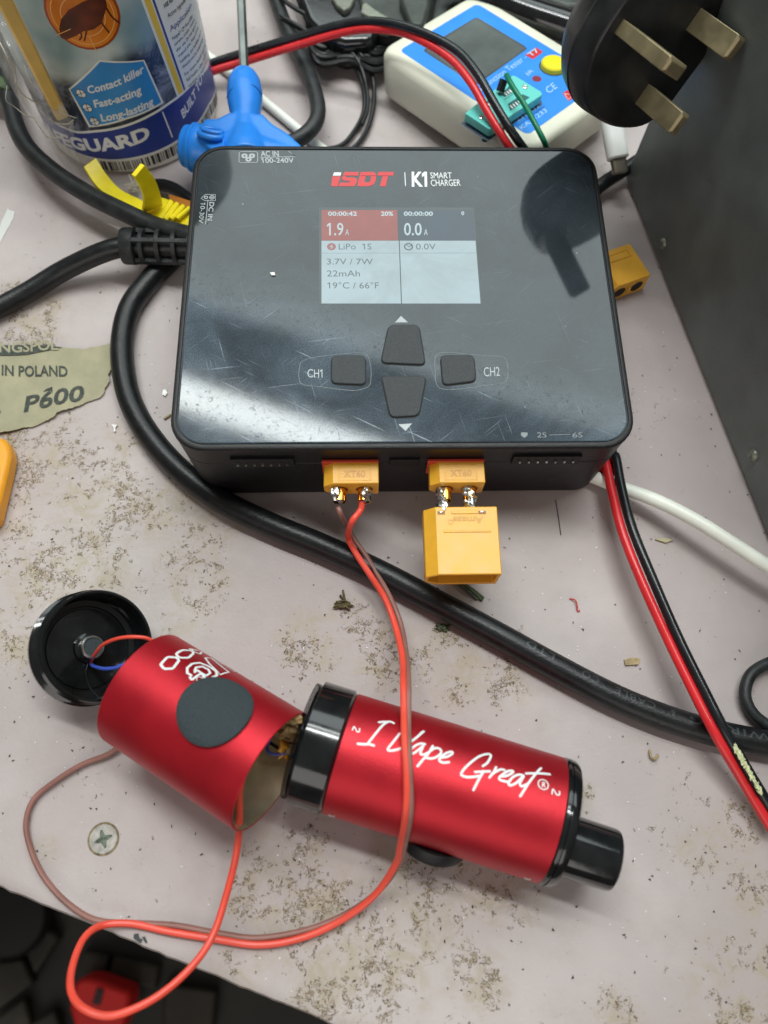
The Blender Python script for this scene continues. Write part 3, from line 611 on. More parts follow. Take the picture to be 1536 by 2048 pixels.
for k in range(4): fs += [((2 + k) * n + i, (2 + k) * n + (i + 1) % n, (3 + k) * n + (i + 1) % n, (3 + k) * n + i) for i in range(n)]
V.append(LT.xyz(c[0], c[1], 1.15)); fs += [(6 * n + i, 6 * n + (i + 1) % n, len(V) - 1) for i in range(n)]
mb.add(V, fs); obj('foam_pad', mb, foam, root)
def z3(x, y): return (300 + x / 5.908, 1270 + y / 5.908)
mb = MB()
for q in ([(128, 352), (136, 338), (196, 272), (216, 262), (300, 266), (332, 284), (340, 306), (282, 384), (262, 398), (184, 402), (156, 390)], [(312, 228), (322, 214), (366, 188), (392, 180), (470, 184), (508, 204), (508, 224), (466, 262), (440, 272), (362, 270), (330, 256)]): stroke(mb, LT, [z3(*p) for p in q], .72, .06, True, False)
stroke(mb, LT, [z3(*p) for p in [(470, 170), (545, 180), (612, 202), (590, 226), (520, 202), (478, 168)]], .6, .06, curve=False)
obj('number_lettering', mb, inkw, root)
mb = MB()
for q, wd, cl in (([(490, 525), (470, 500), (490, 480), (440, 450), (440, 390), (500, 340), (590, 330), (690, 370), (780, 430), (790, 480), (740, 500)], .7, False), ([(505, 525), (560, 480), (600, 460)], .6, False),
                  ([(530, 420), (545, 385), (620, 375), (690, 410), (710, 450), (670, 480), (620, 460), (560, 420), (530, 440)], .7, False), ([(620, 460), (640, 500)], .8, False),
                  ([(650, 275), (700, 340), (790, 430), (830, 470), (930, 440), (840, 370), (720, 275), (650, 275)], .55, False), ([(720, 275), (860, 350), (980, 430), (1030, 440), (900, 360), (780, 295)], .4, False)): stroke(mb, LT, [z3(*p) for p in q], wd, .06, cl, curve=False)
disc(mb, LT, z3(582, 520), .8, .06, .6); obj('emblem', mb, inkw, root)
# wadding stuffed in the far side of the tube
mb = MB()
for k, (x, y, z, r) in enumerate([(598, 1446, 30, 2.6), (606, 1458, 27, 2.6), (590, 1458, 26, 2.4), (602, 1472, 23, 2.4), (583, 1446, 26, 2.2), (594, 1484, 20, 2.2), (572, 1452, 23, 2.2), (604, 1440, 32, 2.)]):
    mb.sphere(at(x - 12, y + 2, z - 2), r * .9, lump=1.6, seed=k + 20, sc3=(1.3, .8, 1.1))
mbo = MB(); mbo.sphere(at(573, 1490, 17), 2.4, lump=1.2, seed=50, sc3=(1, 1.2, .8)); mbo.sphere(at(580, 1500, 15), 2.2, lump=1.2, seed=51); tag(obj('orange_scrap', mbo, M_('orange film', (.75, .33, .03), .35)), 'yellow orange scrap of film inside the open red tube', 'film scrap')
tag(obj('paper_wadding', mb, wadding), 'crumpled brown paper stuffed inside the open end of the red tube', 'wadding')
# screw cap, lying open
cax = unit([.22, -.12, .95]); cc = at(182, 1292, 5.0); ctop = at(203, 1294, 14)
cax = unit([.62, -.06, .78]); cc = at(197, 1291, 17.4) - cax * 9
MC = frame(cc, cax, (1, 0, 0)); root = thing('screw_cap', (cc[0], cc[1], 0), 'round black threaded end cap lying open beside the red tube', 'cap')
mb = MB(); mb.lathe([(14.0, -2.2), (15.6, -1.6), (16.2, .2), (16.3, 1.5), (15.3, 2.2), (15.5, 2.6), (16.1, 3.1), (15.3, 3.7), (16.1, 4.3), (15.3, 4.9), (16.1, 5.5), (15.3, 6.1), (16.0, 6.7), (15.4, 7.4), (15.6, 9.2), (15.3, 9.7), (14.7, 9.6), (14.6, 6), (14.3, 1.6), (13.8, .4), (12.2, .2), (12.0, -.3), (11.5, -.3), (11.3, .2), (4.3, .9), (4.1, 2.2), (3.2, 2.4)], MC, 96, True, True); cpo = obj('shell', mb, glossblack, root, ang=25)
mb = MB(); mb.lathe([(3.3, 2), (3.3, 4.8), (3.0, 5.1), (2.75, 5.1), (2.75, 4.8)], MC, 40, False, False); obj('sensor_ring', mb, steel, root)
mb = MB(); mb.lathe([(2.75, 4.75), (.1, 4.8)], MC, 32, False, True); obj('sensor_face', mb, foam, root)
# fine wires between cap and tube
hub = cc + cax * 1.5
w0 = at(181, 1325, 10.5)
def wire(name, pts, r, m, label, cat='wire', **k):
    mb = MB(); mb.tube(smooth(pts, 10), r, 10); return tag(obj(name, mb, m), label, cat, **k)
wire('thin_red_wire', [w0, at(190, 1308, 15), at(208, 1288, 21), at(240, 1276, 25), at(275, 1274, 26), at(300, 1279, 25), at(325, 1295, 22)], .5, redwire, 'thin red wire arching from the black cap into the red tube')
wire('thin_blue_wire', [w0 + [.3, -.3, 0], at(186, 1332, 12), at(205, 1337, 16), at(228, 1336, 18), at(245, 1330, 19), at(270, 1325, 19)], .5, bluewire, 'thin blue wire running from the black cap into the red tube')
wire('thin_black_wire', [at(178, 1322, 11), at(172, 1345, 12), at(180, 1375, 15), at(200, 1398, 17)], .2, rubber, 'very thin dark wire curling inside the black cap')
pe = TB + TD * -11.2
wire('navy_wire', [at(545, 1470, 18), at(535, 1490, 17), at(536, 1503, 17.5), at(550, 1509, 18), at(570, 1506, 18.5), at(590, 1510, 18)], .45, M_('navy insulation', (.07, .08, .30), .4), 'short violet blue wire between the open tube and the black band')
wire('short_black_wire', [at(520, 1472, 15), at(550, 1492, 16.5), at(575, 1508, 17), at(592, 1519, 17)], .45, rubber, 'short black wire crossing the violet blue one at the tube mouth')
# ------------------------------------------------------------------ soldered supply wires
def ont(x, y, lift, surf=RT): u, v = surf.uv(x, y); return surf.xyz(u, v, lift)
def wob(l): return [np.array(p) + np.array([rnd.uniform(-.25, .25), rnd.uniform(-.25, .25), 0]) for p in l]
zr = zt - 4.4
pr = [at(724, 1002, zr), at(722, 1020, zr - 1), at(703, 1046, zr - 1.5), at(696, 1075, 10), at(712, 1108, 10), at(740, 1150, 10), at(770, 1195, 8), at(790, 1245, 9), at(803, 1310, 16), at(805, 1365, 26)]
pr += [ont(803, 1440, 2.2), ont(807, 1490, 1.5), ont(812, 1560, 1.5), ont(813, 1620, 1.5), ont(807, 1675, 2.0)]
pr += [at(790, 1732, 14), at(750, 1787, 6), at(690, 1837, 2.5), at(610, 1874, 1.6), at(520, 1888, 1.5), at(420, 1877, 1.5), at(340, 1862, 1.5), at(265, 1849, 1.7), at(208, 1850, 3.2), at(170, 1875, 8), at(146, 1925, 13), at(142, 1975, 17), at(160, 2013, 20), at(200, 2029, 21), at(250, 2024, 21), at(320, 1990, 19), at(385, 1930, 16), at(430, 1865, 13), at(460, 1765, 12), at(472, 1700, 15), at(479, 1640, 21), at(478, 1585, 26), at(486, 1545, 29), at(500, 1518, 29), at(512, 1490, 24), at(520, 1460, 18)]
wire('red_supply_wire', wob(pr), .94, redwire, 'bright red wire from the charger plug over the red vape, looping past the bench edge')
pb = [at(677, 1012, zr), at(684, 1030, zr - 2), at(697, 1055, 8), at(712, 1080, 7), at(731, 1108, 7.5), at(757, 1151, 7), at(782, 1198, 6), at(803, 1250, 7), at(814, 1315, 15), at(816, 1370, 26)]
pb += [ont(814, 1445, 1.6), ont(818, 1500, 1.3), ont(821, 1560, 1.3), ont(821, 1620, 1.3), ont(815, 1675, 1.8)]
pb += [at(800, 1722, 14), at(765, 1772, 5.5), at(705, 1822, 2), at(620, 1858, 1.2), at(520, 1875, 1.2), at(440, 1868, 1.2), at(350, 1852, 1.2), at(270, 1845, 1.3), at(205, 1845, 2.2), at(165, 1830, 2), at(120, 1795, 1.5), at(85, 1748, 1.3), at(62, 1695, 1.3), at(54, 1645, 1.5), at(68, 1600, 1.5), at(105, 1565, 1.5), at(160, 1532, 1.5), at(215, 1508, 1.5), at(240, 1490, 2), at(262, 1470, 3)]
wire('brown_supply_wire', wob(pb), .78, brownwire, 'dull brown wire running beside the red one and back under the open tube')
mb = MB()
# ------------------------------------------------------------------ cables
def cable(name, l, r, m, label, cat='cable', per=10, n=20, group=None):
    mb = MB(); P = pxpath(l, per); mb.tube(P, r, n); return tag(obj(name, mb, m), label, cat, group), P
root = thing('mains_lead', at(310, 495, 0), 'black lead with a ribbed strain relief entering the left side of the charger', 'power lead')
P = pxpath([(300, 492, 12), (262, 493, 12), (230, 497, 12), (185, 513, 10), (120, 545, 6), (50, 588, 3.8), (-30, 628, 3.6), (-120, 660, 3.6)]); mb = MB(); mb.tube(P, 3.5, 24); obj('cord', mb, rubber, root)
a = at(246, 492, 12); b_ = np.array([-W / 2 + .5, a[1] - .6, 12.]); MR = frame(a, b_ - a, (0, 0, 1)); Ls = np.linalg.norm(b_ - a)
mb = MB(); mb.lathe([(3.4, -.2), (5.9, 0), (6.2, .6), (6.3, 4.2), (6.1, 4.5), (3.8, 4.6)], MR, 40, True, False); obj('collar', mb, rubber2, root)
mb = MB(); mb.lathe([(3.9, 4.4), (4.2, Ls)], MR, 32, False, True); obj('relief_core', mb, rubber, root)
for k in range(4):
    z0 = 6.4 + k * (Ls - 6.4) / 4
    mb = MB(); mb.lathe([(3.8, z0), (5.8 + .1 * k, z0 + .1), (5.9 + .1 * k, z0 + 1.5), (3.8, z0 + 1.6)], MR, 36, False, False); obj('rib', mb, rubber2, root)
mb = MB()
for aa in (0, 90, 180, 270): 
    a_ = math.radians(aa + 20); mb.box((5.2 * math.cos(a_), 5.2 * math.sin(a_), (4 + Ls) / 2), (1.6, 1.6, Ls - 4.2), MR)
obj('relief_web', mb, rubber2, root)
o, PB = cable('thick_black_cable', [(360, 500, 4.2), (335, 525, 4), (298, 562, 4), (262, 612, 4), (246, 670, 4), (246, 735, 4), (262, 805, 4), (300, 873, 4), (360, 940, 4), (440, 1000, 4), (540, 1049, 4), (640, 1090, 4), (760, 1145, 4), (880, 1208, 4), (1000, 1272, 4), (1110, 1333, 4), (1220, 1390, 4), (1320, 1432, 4), (1420, 1463, 4), (1540, 1488, 4), (1680, 1505, 4)], 3.9, rubber, 'thick black cable with raised lettering, sweeping from behind the charger to the right edge', n=28)
# embossed words, read from the far side of the bench
class PathSurf:
    def __init__(s, P, r, ang):
        s.P = np.array(P); s.r = r; s.a = ang; d = np.linalg.norm(np.diff(s.P, axis=0), axis=1); s.s = np.r_[0, np.cumsum(d)]
    def near(s, x, y): q = at(x, y, 6.5); return s.s[np.argmin(np.linalg.norm(s.P[:, :2] - q[:2], axis=1))]
    def xyz(s, u, v, off):
        p = np.array([np.interp(u, s.s, s.P[:, k]) for k in range(3)]); q = np.array([np.interp(u + .5, s.s, s.P[:, k]) for k in range(3)]); t = unit(q - p); n_ = np.cross([0, 0, 1.], t); a = s.a + v / s.r
        return p + (n_ * math.sin(a) + np.array([0, 0, 1.]) * math.cos(a)) * (s.r + off)
PS = PathSurf(PB, 3.9, .35); mb = MB()
for t, a, b_ in (('LTD', (1098, 1320), (1050, 1298)), ('CO', (1196, 1372), (1162, 1355)), ('CABLE', (1302, 1418), (1228, 1388)), ('&', (1348, 1436), (1337, 1432)), ('WIRING', (1540, 1486), (1380, 1448))):
    s0, s1 = PS.near(*a), PS.near(*b_); V, Fc = tmesh(t, .01, 1.15); xs = [v[0] for v in V]; k_ = (s1 - s0) / (max(xs) - min(xs))
    V2, F2 = subdiv([(s0 + (v[0] - min(xs)) * k_, v[1] / CAP * 2.1) for v in V], Fc, .8); mb.add([PS.xyz(u, -v + 1.0, .07) for u, v in V2], F2)
x = obj('raised_lettering', mb, M_('raised rubber', (.05, .058, .06), .3), o)
cable('upper_black_cable', [(60, -40, 8), (22, 40, 8), (14, 130, 9), (22, 215, 11), (48, 285, 12), (100, 338, 13), (170, 385, 13), (245, 423, 13), (310, 452, 13), (365, 468, 15), (400, 478, 16)][::1], 3.3, rubber2, 'black cable curving around the flea spray tub down to the yellow clip')
cable('bent_black_cable', [(500, 330, 5), (545, 300, 7), (598, 278, 9), (628, 250, 10), (636, 215, 10), (622, 160, 9), (595, 100, 8), (568, 45, 8), (545, -20, 8), (530, -60, 8)], 3.0, rubber2, 'black cable making a sharp bend right of the blue handle')
cable('white_cable', [(400, 100, 2), (437, 128, 2), (480, 162, 2), (540, 212, 2), (600, 262, 2), (655, 305, 2), (720, 350, 2)], 1.8, whitecab, 'white cable lying behind the blue handle and the charger')
cable('white_lead', [(1120, 925, 3), (1185, 953, 3.5), (1240, 975, 5), (1310, 1000, 8), (1390, 1040, 11), (1470, 1090, 12), (1560, 1148, 12), (1660, 1210, 10)], 2.15, whitecab, 'thick white cable leaving the right front corner of the charger')
cable('black_cable_loop', [(1620, 1330, 3), (1560, 1322, 3), (1525, 1332, 3), (1500, 1352, 3), (1490, 1385, 3), (1498, 1415, 3), (1520, 1440, 3), (1560, 1462, 3), (1620, 1470, 3)], 1.75, rubber2, 'thin black cable loop poking in at the right edge')
cable('plug_side_cable', [(1060, 330, 6), (1092, 300, 8), (1130, 272, 9), (1170, 240, 9), (1220, 190, 9), (1280, 130, 9)], 2.8, rubber2, 'black cable coming out from beneath the mains plug')
# coiled thin cable
mb = MB(); mb.tube(pxpath([(640, 300, 2), (680, 292, 2), (705, 268, 2), (727, 225, 2), (727, 178, 3), (708, 130, 5), (670, 98, 8), (620, 80, 10), (580, 50, 10), (560, 10, 10)]), .95, 10)
mb.tube(pxpath([(690, 310, 2), (718, 285, 2), (738, 250, 2), (748, 200, 3), (744, 150, 5), (722, 110, 8), (680, 75, 11), (630, 40, 12), (580, 10, 12), (560, -10, 12)]), .95, 10)
mb.tube(pxpath([(724, 250, 4), (735, 215, 4), (732, 170, 5), (715, 120, 8), (680, 90, 10), (620, 65, 12), (560, 30, 12)]), .8, 10)
for k in range(11): mb.tube(pxpath([(590 + k * 3, 92 + k * 3 - 40, 8 + k % 3), (640, 78 + k * 5, 6 + k % 4), (700, 82 + k * 4, 6 + k % 3), (750, 92 + k * 5, 5 + k % 4), (790, 85 + k * 4, 4)]), 1.25, 8)
tag(obj('coiled_thin_cable', mb, rubber), 'bundle of thin black cable strands behind the charger, left of the white tester', 'cable')
# red and black twin cord
root = thing('twin_cord', at(640, 90, 0), 'red and black twin cord arching over the cream tester', 'cord')
def twin(l, per=8): return smooth([at(*p) if len(p) == 3 else np.array(p[:3]) for p in l], per)
w3 = lambda x, y, z: (x, y, z, 0)
bk = [(380, 146, 7), (430, 124, 9), (500, 102, 13), (600, 72, 20), (680, 50, 26), (740, 42, 30), (800, 50, 33), (860, 71, 35), (915, 102, 36), (955, 148, 36), (988, 205, 34), (1020, 258, 31), (1050, 300, 26), w3(57, 62, 14), w3(69, 52, 6), w3(72, 30, 3), w3(73, 0, 2), w3(72, -30, 2), w3(70.5, -48, 3), (1231, 912, 7), (1243, 975, 9), (1264, 1055, 11), (1302, 1150, 12), (1354, 1270, 12), (1408, 1380, 12.5), (1450, 1462, 12.5), (1500, 1548, 9), (1560, 1645, 6)]
rd = [(380, 163, 6), (430, 141, 7.5), (500, 120, 11), (600, 89, 18), (680, 66, 24), (740, 58, 28), (800, 64, 30.5), (852, 86, 32.5), (903, 120, 33.5), (942, 166, 33.5), (974, 222, 31.5), (1004, 272, 28.5), (1030, 310, 24), w3(54, 60, 12), w3(66.5, 50, 4), w3(69, 30, 2), w3(70, 0, 1.6), w3(69, -30, 1.6), w3(67.5, -48, 2.2), (1211, 925, 6), (1224, 985, 8), (1246, 1068, 9.8), (1284, 1165, 10.8), (1338, 1284, 10.8), (1393, 1396, 11.3), (1436, 1478, 11.4), (1488, 1566, 7.5), (1546, 1662, 5)]
mb = MB(); mb.tube(twin(bk), 1.5, 16); obj('black_conductor', mb, M_('black wire insulation', (.012, .014, .016), .25, vary=.2, vs=200), root)
mb = MB(); mb.tube(twin(rd), 1.45, 16); obj('red_conductor', mb, redpvc, root)
pntm = M_('pale paint dab', (.6, .62, .35), .7, vary=.3, vs=900); mb = MB(); Pb = twin(bk)
for k in range(9): 
    q = at(1472 + k * 6, 1497 + k * 10.5, 13.2 - k * .35); mb.sphere(q, .55 + .25 * rnd.random(), sc3=(.8, 1.5, .35), lump=1., seed=k)
obj('paint_dab', mb, pntm, root)
# ------------------------------------------------------------------ flea spray tub
BX, BY, BR = -102.55, 112.29, 33.97
root = thing('flea_treatment_tub', (BX, BY, 0), 'white tub with a blue and photo printed label and barcode, at the back left', 'tub')
tubw = M_('white tub plastic', (.80, .78, .70), .35, vary=.04, vs=60)
mb = MB(); MBt = (np.eye(3), np.array([BX, BY, 0.])); mb.lathe([(BR - 3, 0), (BR - 1.5, .15), (BR - .3, 1.2), (BR, 3), (BR, 108), (BR - 3, 112), (BR - 8, 114)], MBt, 128); obj('body', mb, tubw, root)
BC = Cyl((BX, BY, 0), (0, 0, 1), BR)
def ang(x, y): return BC.uv(x, y)[1]
def zof(x, y): return BC.uv(x, y)[0]
def band(mb, pts_lo, pts_hi, off):            # lists of (v, z) along the circumference
    n = 60; v0 = max(pts_lo[0][0], pts_hi[0][0]); v1 = min(pts_lo[-1][0], pts_hi[-1][0]); V = []; 
    for i in range(n + 1):
        v = v0 + (v1 - v0) * i / n; V.append(BC.xyz(np.interp(v, [p[0] for p in pts_lo], [p[1] for p in pts_lo]), v, off)); V.append(BC.xyz(np.interp(v, [p[0] for p in pts_hi], [p[1] for p in pts_hi]), v, off))
    mb.add(V, [(2 * i, 2 * i + 2, 2 * i + 3, 2 * i + 1) for i in range(n)])
def prf(pts):
    a = sorted([(BC.uv(*p)[1], BC.uv(*p)[0]) for p in pts]); return a
top = prf([(152, 264), (190, 262), (254, 250), (300, 230), (338, 206), (375, 176), (400, 150), (418, 125)]); bot = prf([(183, 315), (220, 320), (271, 315), (320, 300), (355, 281), (390, 252), (416, 210), (430, 180)])
lo_end = min(top[0][0], bot[0][0]) - 12; hi_end = max(top[-1][0], bot[-1][0]) + 25
ext = lambda a: [(lo_end - 30, a[0][1])] + a + [(hi_end, a[-1][1])]
top, bot = ext(top), ext(bot); dz = lambda a, d: [(v, z + d) for v, z in a]; flat = lambda z: [(lo_end - 30, z), (hi_end, z)]
photo = M_('label photograph', (.2, .25, .27), .25); g = NT(photo); sp_ = g.n('SeparateXYZ'); g.l(g.tc, sp_.inputs[0])
hN = g.m('ADD', g.m('MULTIPLY', g.noise(22, 4, .6), .03), sp_.outputs[2])
slope = g.m('ADD', hN, g.m('MULTIPLY', sp_.outputs[0], -.40))
streak = g.noise(60, 6, .7, 1.5, off=.2)
darkc = g.mix(g.mr(streak, .45, .72), (.03, .038, .06), (.30, .34, .44)); lightc = g.mix(g.mr(g.noise(30, 3, .5, off=.1), .35, .7), (.20, .34, .38), (.72, .78, .72))
g.l(g.mix(g.mr(slope, .053, .060), darkc, lightc), g.b.inputs['Base Color'])
mb = MB(); band(mb, dz(top, .3), flat(106), .05); lb = obj('label', mb, photo, root)
va = ang(326, 205)
# white text panel, yellow and navy stripes: vertical strips following the traced slant
def vstrip(p_lo, p_hi, q_lo, q_hi, off, m, name):
    # between two slanted lines given by pixel pairs (low, high) - extended upward along z
    def line(a, b):
        (z0, v0), (z1_, v1_) = BC.uv(*a), BC.uv(*b); return lambda z: v0 + (v1_ - v0) * (z - z0) / (z1_ - z0)
    f1, f2 = line(p_lo, p_hi), line(q_lo, q_hi) if q_lo else None; mb = MB(); V = []; n = 24; K = 1 if f2 else 24
    for i in range(n + 1):
        for k in range(K + 1):
            def row(v): zz = np.interp(v, [p[0] for p in top], [p[1] for p in top]) + .35; return zz
            zlo = row(f1(30)); z = zlo + (104 - zlo) * i / n
            va_, vb_ = f1(z), (f2(z) if f2 else f1(z) + 50); v = va_ + (vb_ - va_) * k / K
            if f2 is None: zl_ = row(v); z = zl_ + (104 - zl_) * i / n
            V.append(BC.xyz(z, v, off))
    mb.add(V, [(i * (K + 1) + k, i * (K + 1) + k + 1, (i + 1) * (K + 1) + k + 1, (i + 1) * (K + 1) + k) for i in range(n) for k in range(K)]); return obj(name, mb, m, lb)
labw = M_('label white', (.80, .82, .78), .3)
vstrip((353, 190), (282, 0), None, None, .08, labw, 'text_panel')
vstrip((357, 188), (288, 0), (366.5, 184), (301, 0), .11, M_('label yellow', (.82, .56, .04), .35), 'yellow_stripe')
vstrip((369, 186), (304, 0), (373, 185), (309, 0), .11, inkb, 'navy_stripe')
mb = MB(); band(mb, bot, top, .08); obj('blue_band', mb, inkb, lb)
mb = MB(); band(mb, dz(top, -.5), dz(top, .5), .12); band(mb, dz(bot, -.4), dz(bot, .4), .12); obj('band_edge', mb, labw, lb)
mb = MB(); stroke(mb, BC, [(325, 224), (344, 273)], .5, .14, curve=False); text(mb, BC, 'SAFEGUARD', (70, 262), (302, 274), (62, 238), .042, .14)
text(mb, BC, 'BUILT TO PROTECT', (366, 237), (456, 60), (361, 222), .03, .14); obj('band_lettering', mb, inkw, lb)
mb = MB(); poly(mb, BC, [(137, 177), (198, 119), (288, 119), (327, 205), (254, 238), (178, 254)], .13); obj('claim_border', mb, labw, lb)
mb = MB(); poly(mb, BC, [(141, 179), (200, 123), (286, 122), (322, 204), (254, 234), (181, 250)], .18); obj('claim_panel', mb, M_('claim blue', (.04, .28, .66), .3, vary=.15, vs=30), lb)
mb = MB()
for t, a, b_, h in (('Contact killer', (177, 186), (288, 143), (-4, -14)), ('Fast-acting', (190, 214), (283, 185), (-4, -14)), ('Long-lasting', (204, 242), (307, 208), (-4, -14))): text(mb, BC, t, a, b_, (a[0] + h[0], a[1] + h[1]), .03, .23)
for q in ((162, 186), (175, 215), (189, 242)): disc(mb, BC, q, 1.55, .23)
obj('claim_lettering', mb, inkw, lb)
mb = MB()
for q in ((162, 186), (175, 215), (189, 242)): stroke(mb, BC, [(q[0] - 9, q[1] + 3), (q[0] + 9, q[1] - 3)], .22, .28, curve=False); stroke(mb, BC, [(q[0] - 3, q[1] - 9), (q[0] + 3, q[1] + 9)], .22, .28, curve=False); disc(mb, BC, q, 1.72, .26, 1.5)
obj('crosshair', mb, inkk, lb)
oc = BC.uv(166, 32); rr_ = 11.2
for r_, r2, m, nm, of in ((rr_, 0, M_('dark orange', (.38, .06, .008), .3), 'orange_disc', .14), (rr_ - .8, 0, M_('orange', (.95, .24, .012), .3, vary=.35, vs=40), 'orange_disc', .2), (9.4, 9.1, M_('pale orange', (.9, .5, .15), .3), 'target_ring', .25), (6.6, 6.3, MATS['pale orange'], 'target_ring', .25)):
    mb = MB(); disc(mb, BC, (oc[0], oc[1], 0), r_, of, r2); obj(nm, mb, m, lb)
def z0_(x, y): return (x / 5.39, y / 5.39)
mb = MB(); poly(mb, BC, [z0_(*p) for p in [(640, 300), (660, 200), (740, 100), (880, 20), (1010, -40), (1130, -30), (1150, 60), (1120, 160), (1090, 250), (1010, 310), (900, 330), (820, 380), (720, 420), (660, 400)]], .3)
for l in ([(940, 250), (930, 340), (910, 430)], [(1040, 140), (1100, 250), (1170, 340)], [(1130, 60), (1200, 170), (1280, 240)], [(860, 330), (880, 380), (860, 420)]): stroke(mb, BC, [z0_(*p) for p in l], .55, .3)
obj('flea_picture', mb, M_('flea brown', (.13, .022, .006), .4, vary=.5, vs=120), lb)
mb = MB(); stroke(mb, BC, [z0_(610, 370), z0_(760, 305)], .25, .34, curve=False); stroke(mb, BC, [z0_(960, 385), z0_(1040, 550)], .25, .34, curve=False); obj('target_line', mb, MATS['pale orange'], lb)
def z7(x, y): return (300 + x / 7.583, y / 7.583)
mb = MB()
for t, a, b_, h in (('Nopel* CP Flea Killer', (345, 610), (645, 250), 50), ('curtains, cracks, crevices', (372, 695), (672, 300), 40), ('after use. Do not apply to', (402, 785), (700, 350), 40), ('treated area. Keep off the', (432, 870), (730, 420), 40), ('bedding, pet bedding and it', (465, 955), (770, 480), 40), ('should not be wetted again', (495, 1035), (800, 570), 40), ('For more details and the', (530, 1150), (830, 690), 40), ('full health, safety and use', (560, 1235), (850, 800), 40), ('(available on request from', (590, 1325), (860, 920), 40)):
    text(mb, BC, t, z7(*a), z7(*b_), z7(a[0] - 18, a[1] - h), .0, .14)
text(mb, BC, 'HSE No.', z7(215, 120), z7(350, 10), z7(200, 60), .02, .14); text(mb, BC, 'Active Ingredient', z7(270, 270), z7(560, -20), z7(252, 205), .0, .14); obj('small_print', mb, inkk, lb)
mb = MB(); text(mb, BC, 'Application', z7(305, 480), z7(625, 100), z7(285, 400), .0, .14); obj('heading', mb, inkb, lb)
mb = MB(); x = bot[0][0] + 30; end = hi_end - 30; vv = ang(190, 326)
while vv < ang(440, 215) + 6:
    wd = rnd.choice([.35, .35, .7, 1.1]); zt_ = np.interp(vv, [p[0] for p in bot], [p[1] for p in bot])
    mb.add([BC.xyz(zt_ - .9, vv, .06), BC.xyz(zt_ - .9, vv + wd, .06), BC.xyz(zt_ - 5.2, vv + wd, .06), BC.xyz(zt_ - 5.2, vv, .06)], [(0, 1, 2, 3)]); vv += wd + rnd.choice([.3, .5, .5, .9])
obj('barcode', mb, inkk, lb)
# yellow stick in a clear sleeve, leaning on the tub
root = thing('sleeved_stick', at(125, 232, 24), 'yellow plastic stick in a crinkled clear sleeve leaning on the left of the tub', 'stick')
sp0, sp1 = at(124, 233, 27), at(-4, -25, 92); tt = unit(sp1 - sp0); sd = unit(np.cross(tt, CP - sp0)); nn_ = np.cross(sd, tt)
mb = MB(); Ms = (np.stack([sd, nn_, tt], 1), sp0); mb.box((0, 0, np.linalg.norm(sp1 - sp0) / 2), (4.4, 2.6, np.linalg.norm(sp1 - sp0)), Ms); obj('stick', mb, M_('dull yellow plastic', (.85, .56, .14), .45, vary=.1, vs=60), root, bevel=.8)
mb = MB(); sfp = Plane(sp0 + nn_ * 1.3, tt, -sd if True else sd)
film = M_('clear film', (.8, .8, .75), .10, spec=1., alpha=.30, bump=1., bs=220); mb = MB()
prs = [((-60, 20, 60), (30, 0, 60)), ((-25, 90, 56), (60, 70, 60)), ((10, 150, 46), (85, 130, 50)), ((40, 205, 36), (112, 185, 40)), ((75, 255, 26), (140, 232, 31)), ((105, 300, 16), (148, 250, 26)), ((135, 338, 8), (150, 300, 16)), ((165, 352, 5), (172, 335, 8))]
V = []; K = 14
rowsP = smooth([np.r_[at(*a), at(*b_)] for a, b_ in prs], 5)
for i, q in enumerate(rowsP):
    for k in range(K + 1):
        t = k / K; p = q[:3] * (1 - t) + q[3:] * t; wv = mnoise.noise(Vector((i * .35, k * .5, 0))) * 3.0; V.append(p + unit(CP - p) * (wv + 2 * math.sin(math.pi * t)))
mb.add(V, [(i * (K + 1) + k, i * (K + 1) + k + 1, (i + 1) * (K + 1) + k + 1, (i + 1) * (K + 1) + k) for i in range(len(rowsP) - 1) for k in range(K)]); obj('clear_sleeve', mb, film, root)
seam = [at(0, 85, 60), at(15, 115, 58), at(28, 145, 52), at(33, 168, 49), at(45, 188, 44), at(62, 200, 41), at(78, 210, 38), at(85, 222, 36), at(100, 240, 32), at(115, 246, 30), at(135, 248, 29), at(147, 240, 30)]
mb = MB(); mb.tube(smooth(seam, 5), .22, 6)
for dx, dy in ((-14, 28), (22, -14)): mb.tube(smooth([p + (at(100 + dx + rnd.uniform(-5, 5), 200 + dy + rnd.uniform(-5, 5), 30) - at(100, 200, 30)) for p in seam[2:-1]], 5), .13, 6); obj('sleeve_seam', mb, M_('sleeve seam', (.8, .78, .68), .3), root)
# ------------------------------------------------------------------ blue T-handle
root = thing('hex_key', at(480, 250, 0), 'blue T handled hex key with its steel bar pointing to the back', 'hex key')
hz = 20.
mb = MB(); mb.tube([at(480, -60, 21), at(484, 40, 21), at(489, 150, hz)], 1.75, 6); obj('bar', mb, hexsteel, root, ang=20)
def lath_between(mb, a, b_, prof, n=32):
    a = np.array(a); b_ = np.array(b_); L_ = np.linalg.norm(b_ - a); M = frame(a, b_ - a, (0, 0, 1)); mb.lathe([(r, t * L_) for t, r in prof], M, n)
mb = MB(); lath_between(mb, at(488, 143, hz), at(494, 330, hz), [(0, .3), (.01, 2.6), (.05, 4.7), (.12, 6.0), (.24, 6.6), (.34, 6.4), (.46, 5.6), (.58, 5.3), (.7, 5.8), (.9, 8.5), (1, 9)])
lath_between(mb, at(361, 290, hz - 3), at(640, 345, hz - 3), [(0, .3), (.01, 4.2), (.04, 6.6), (.09, 7.9), (.14, 8.3), (.2, 7.7), (.27, 7.8), (.4, 8.6), (.6, 8.6), (.8, 8), (1, 4)])
q = [at(463, 245, hz), at(440, 262, hz - 1), at(415, 262, hz - 1), at(400, 300, hz - 1), at(470, 360, hz - 1), at(620, 330, hz - 1), at(580, 292, hz - 1), at(548, 272, hz - 1), at(528, 248, hz)]
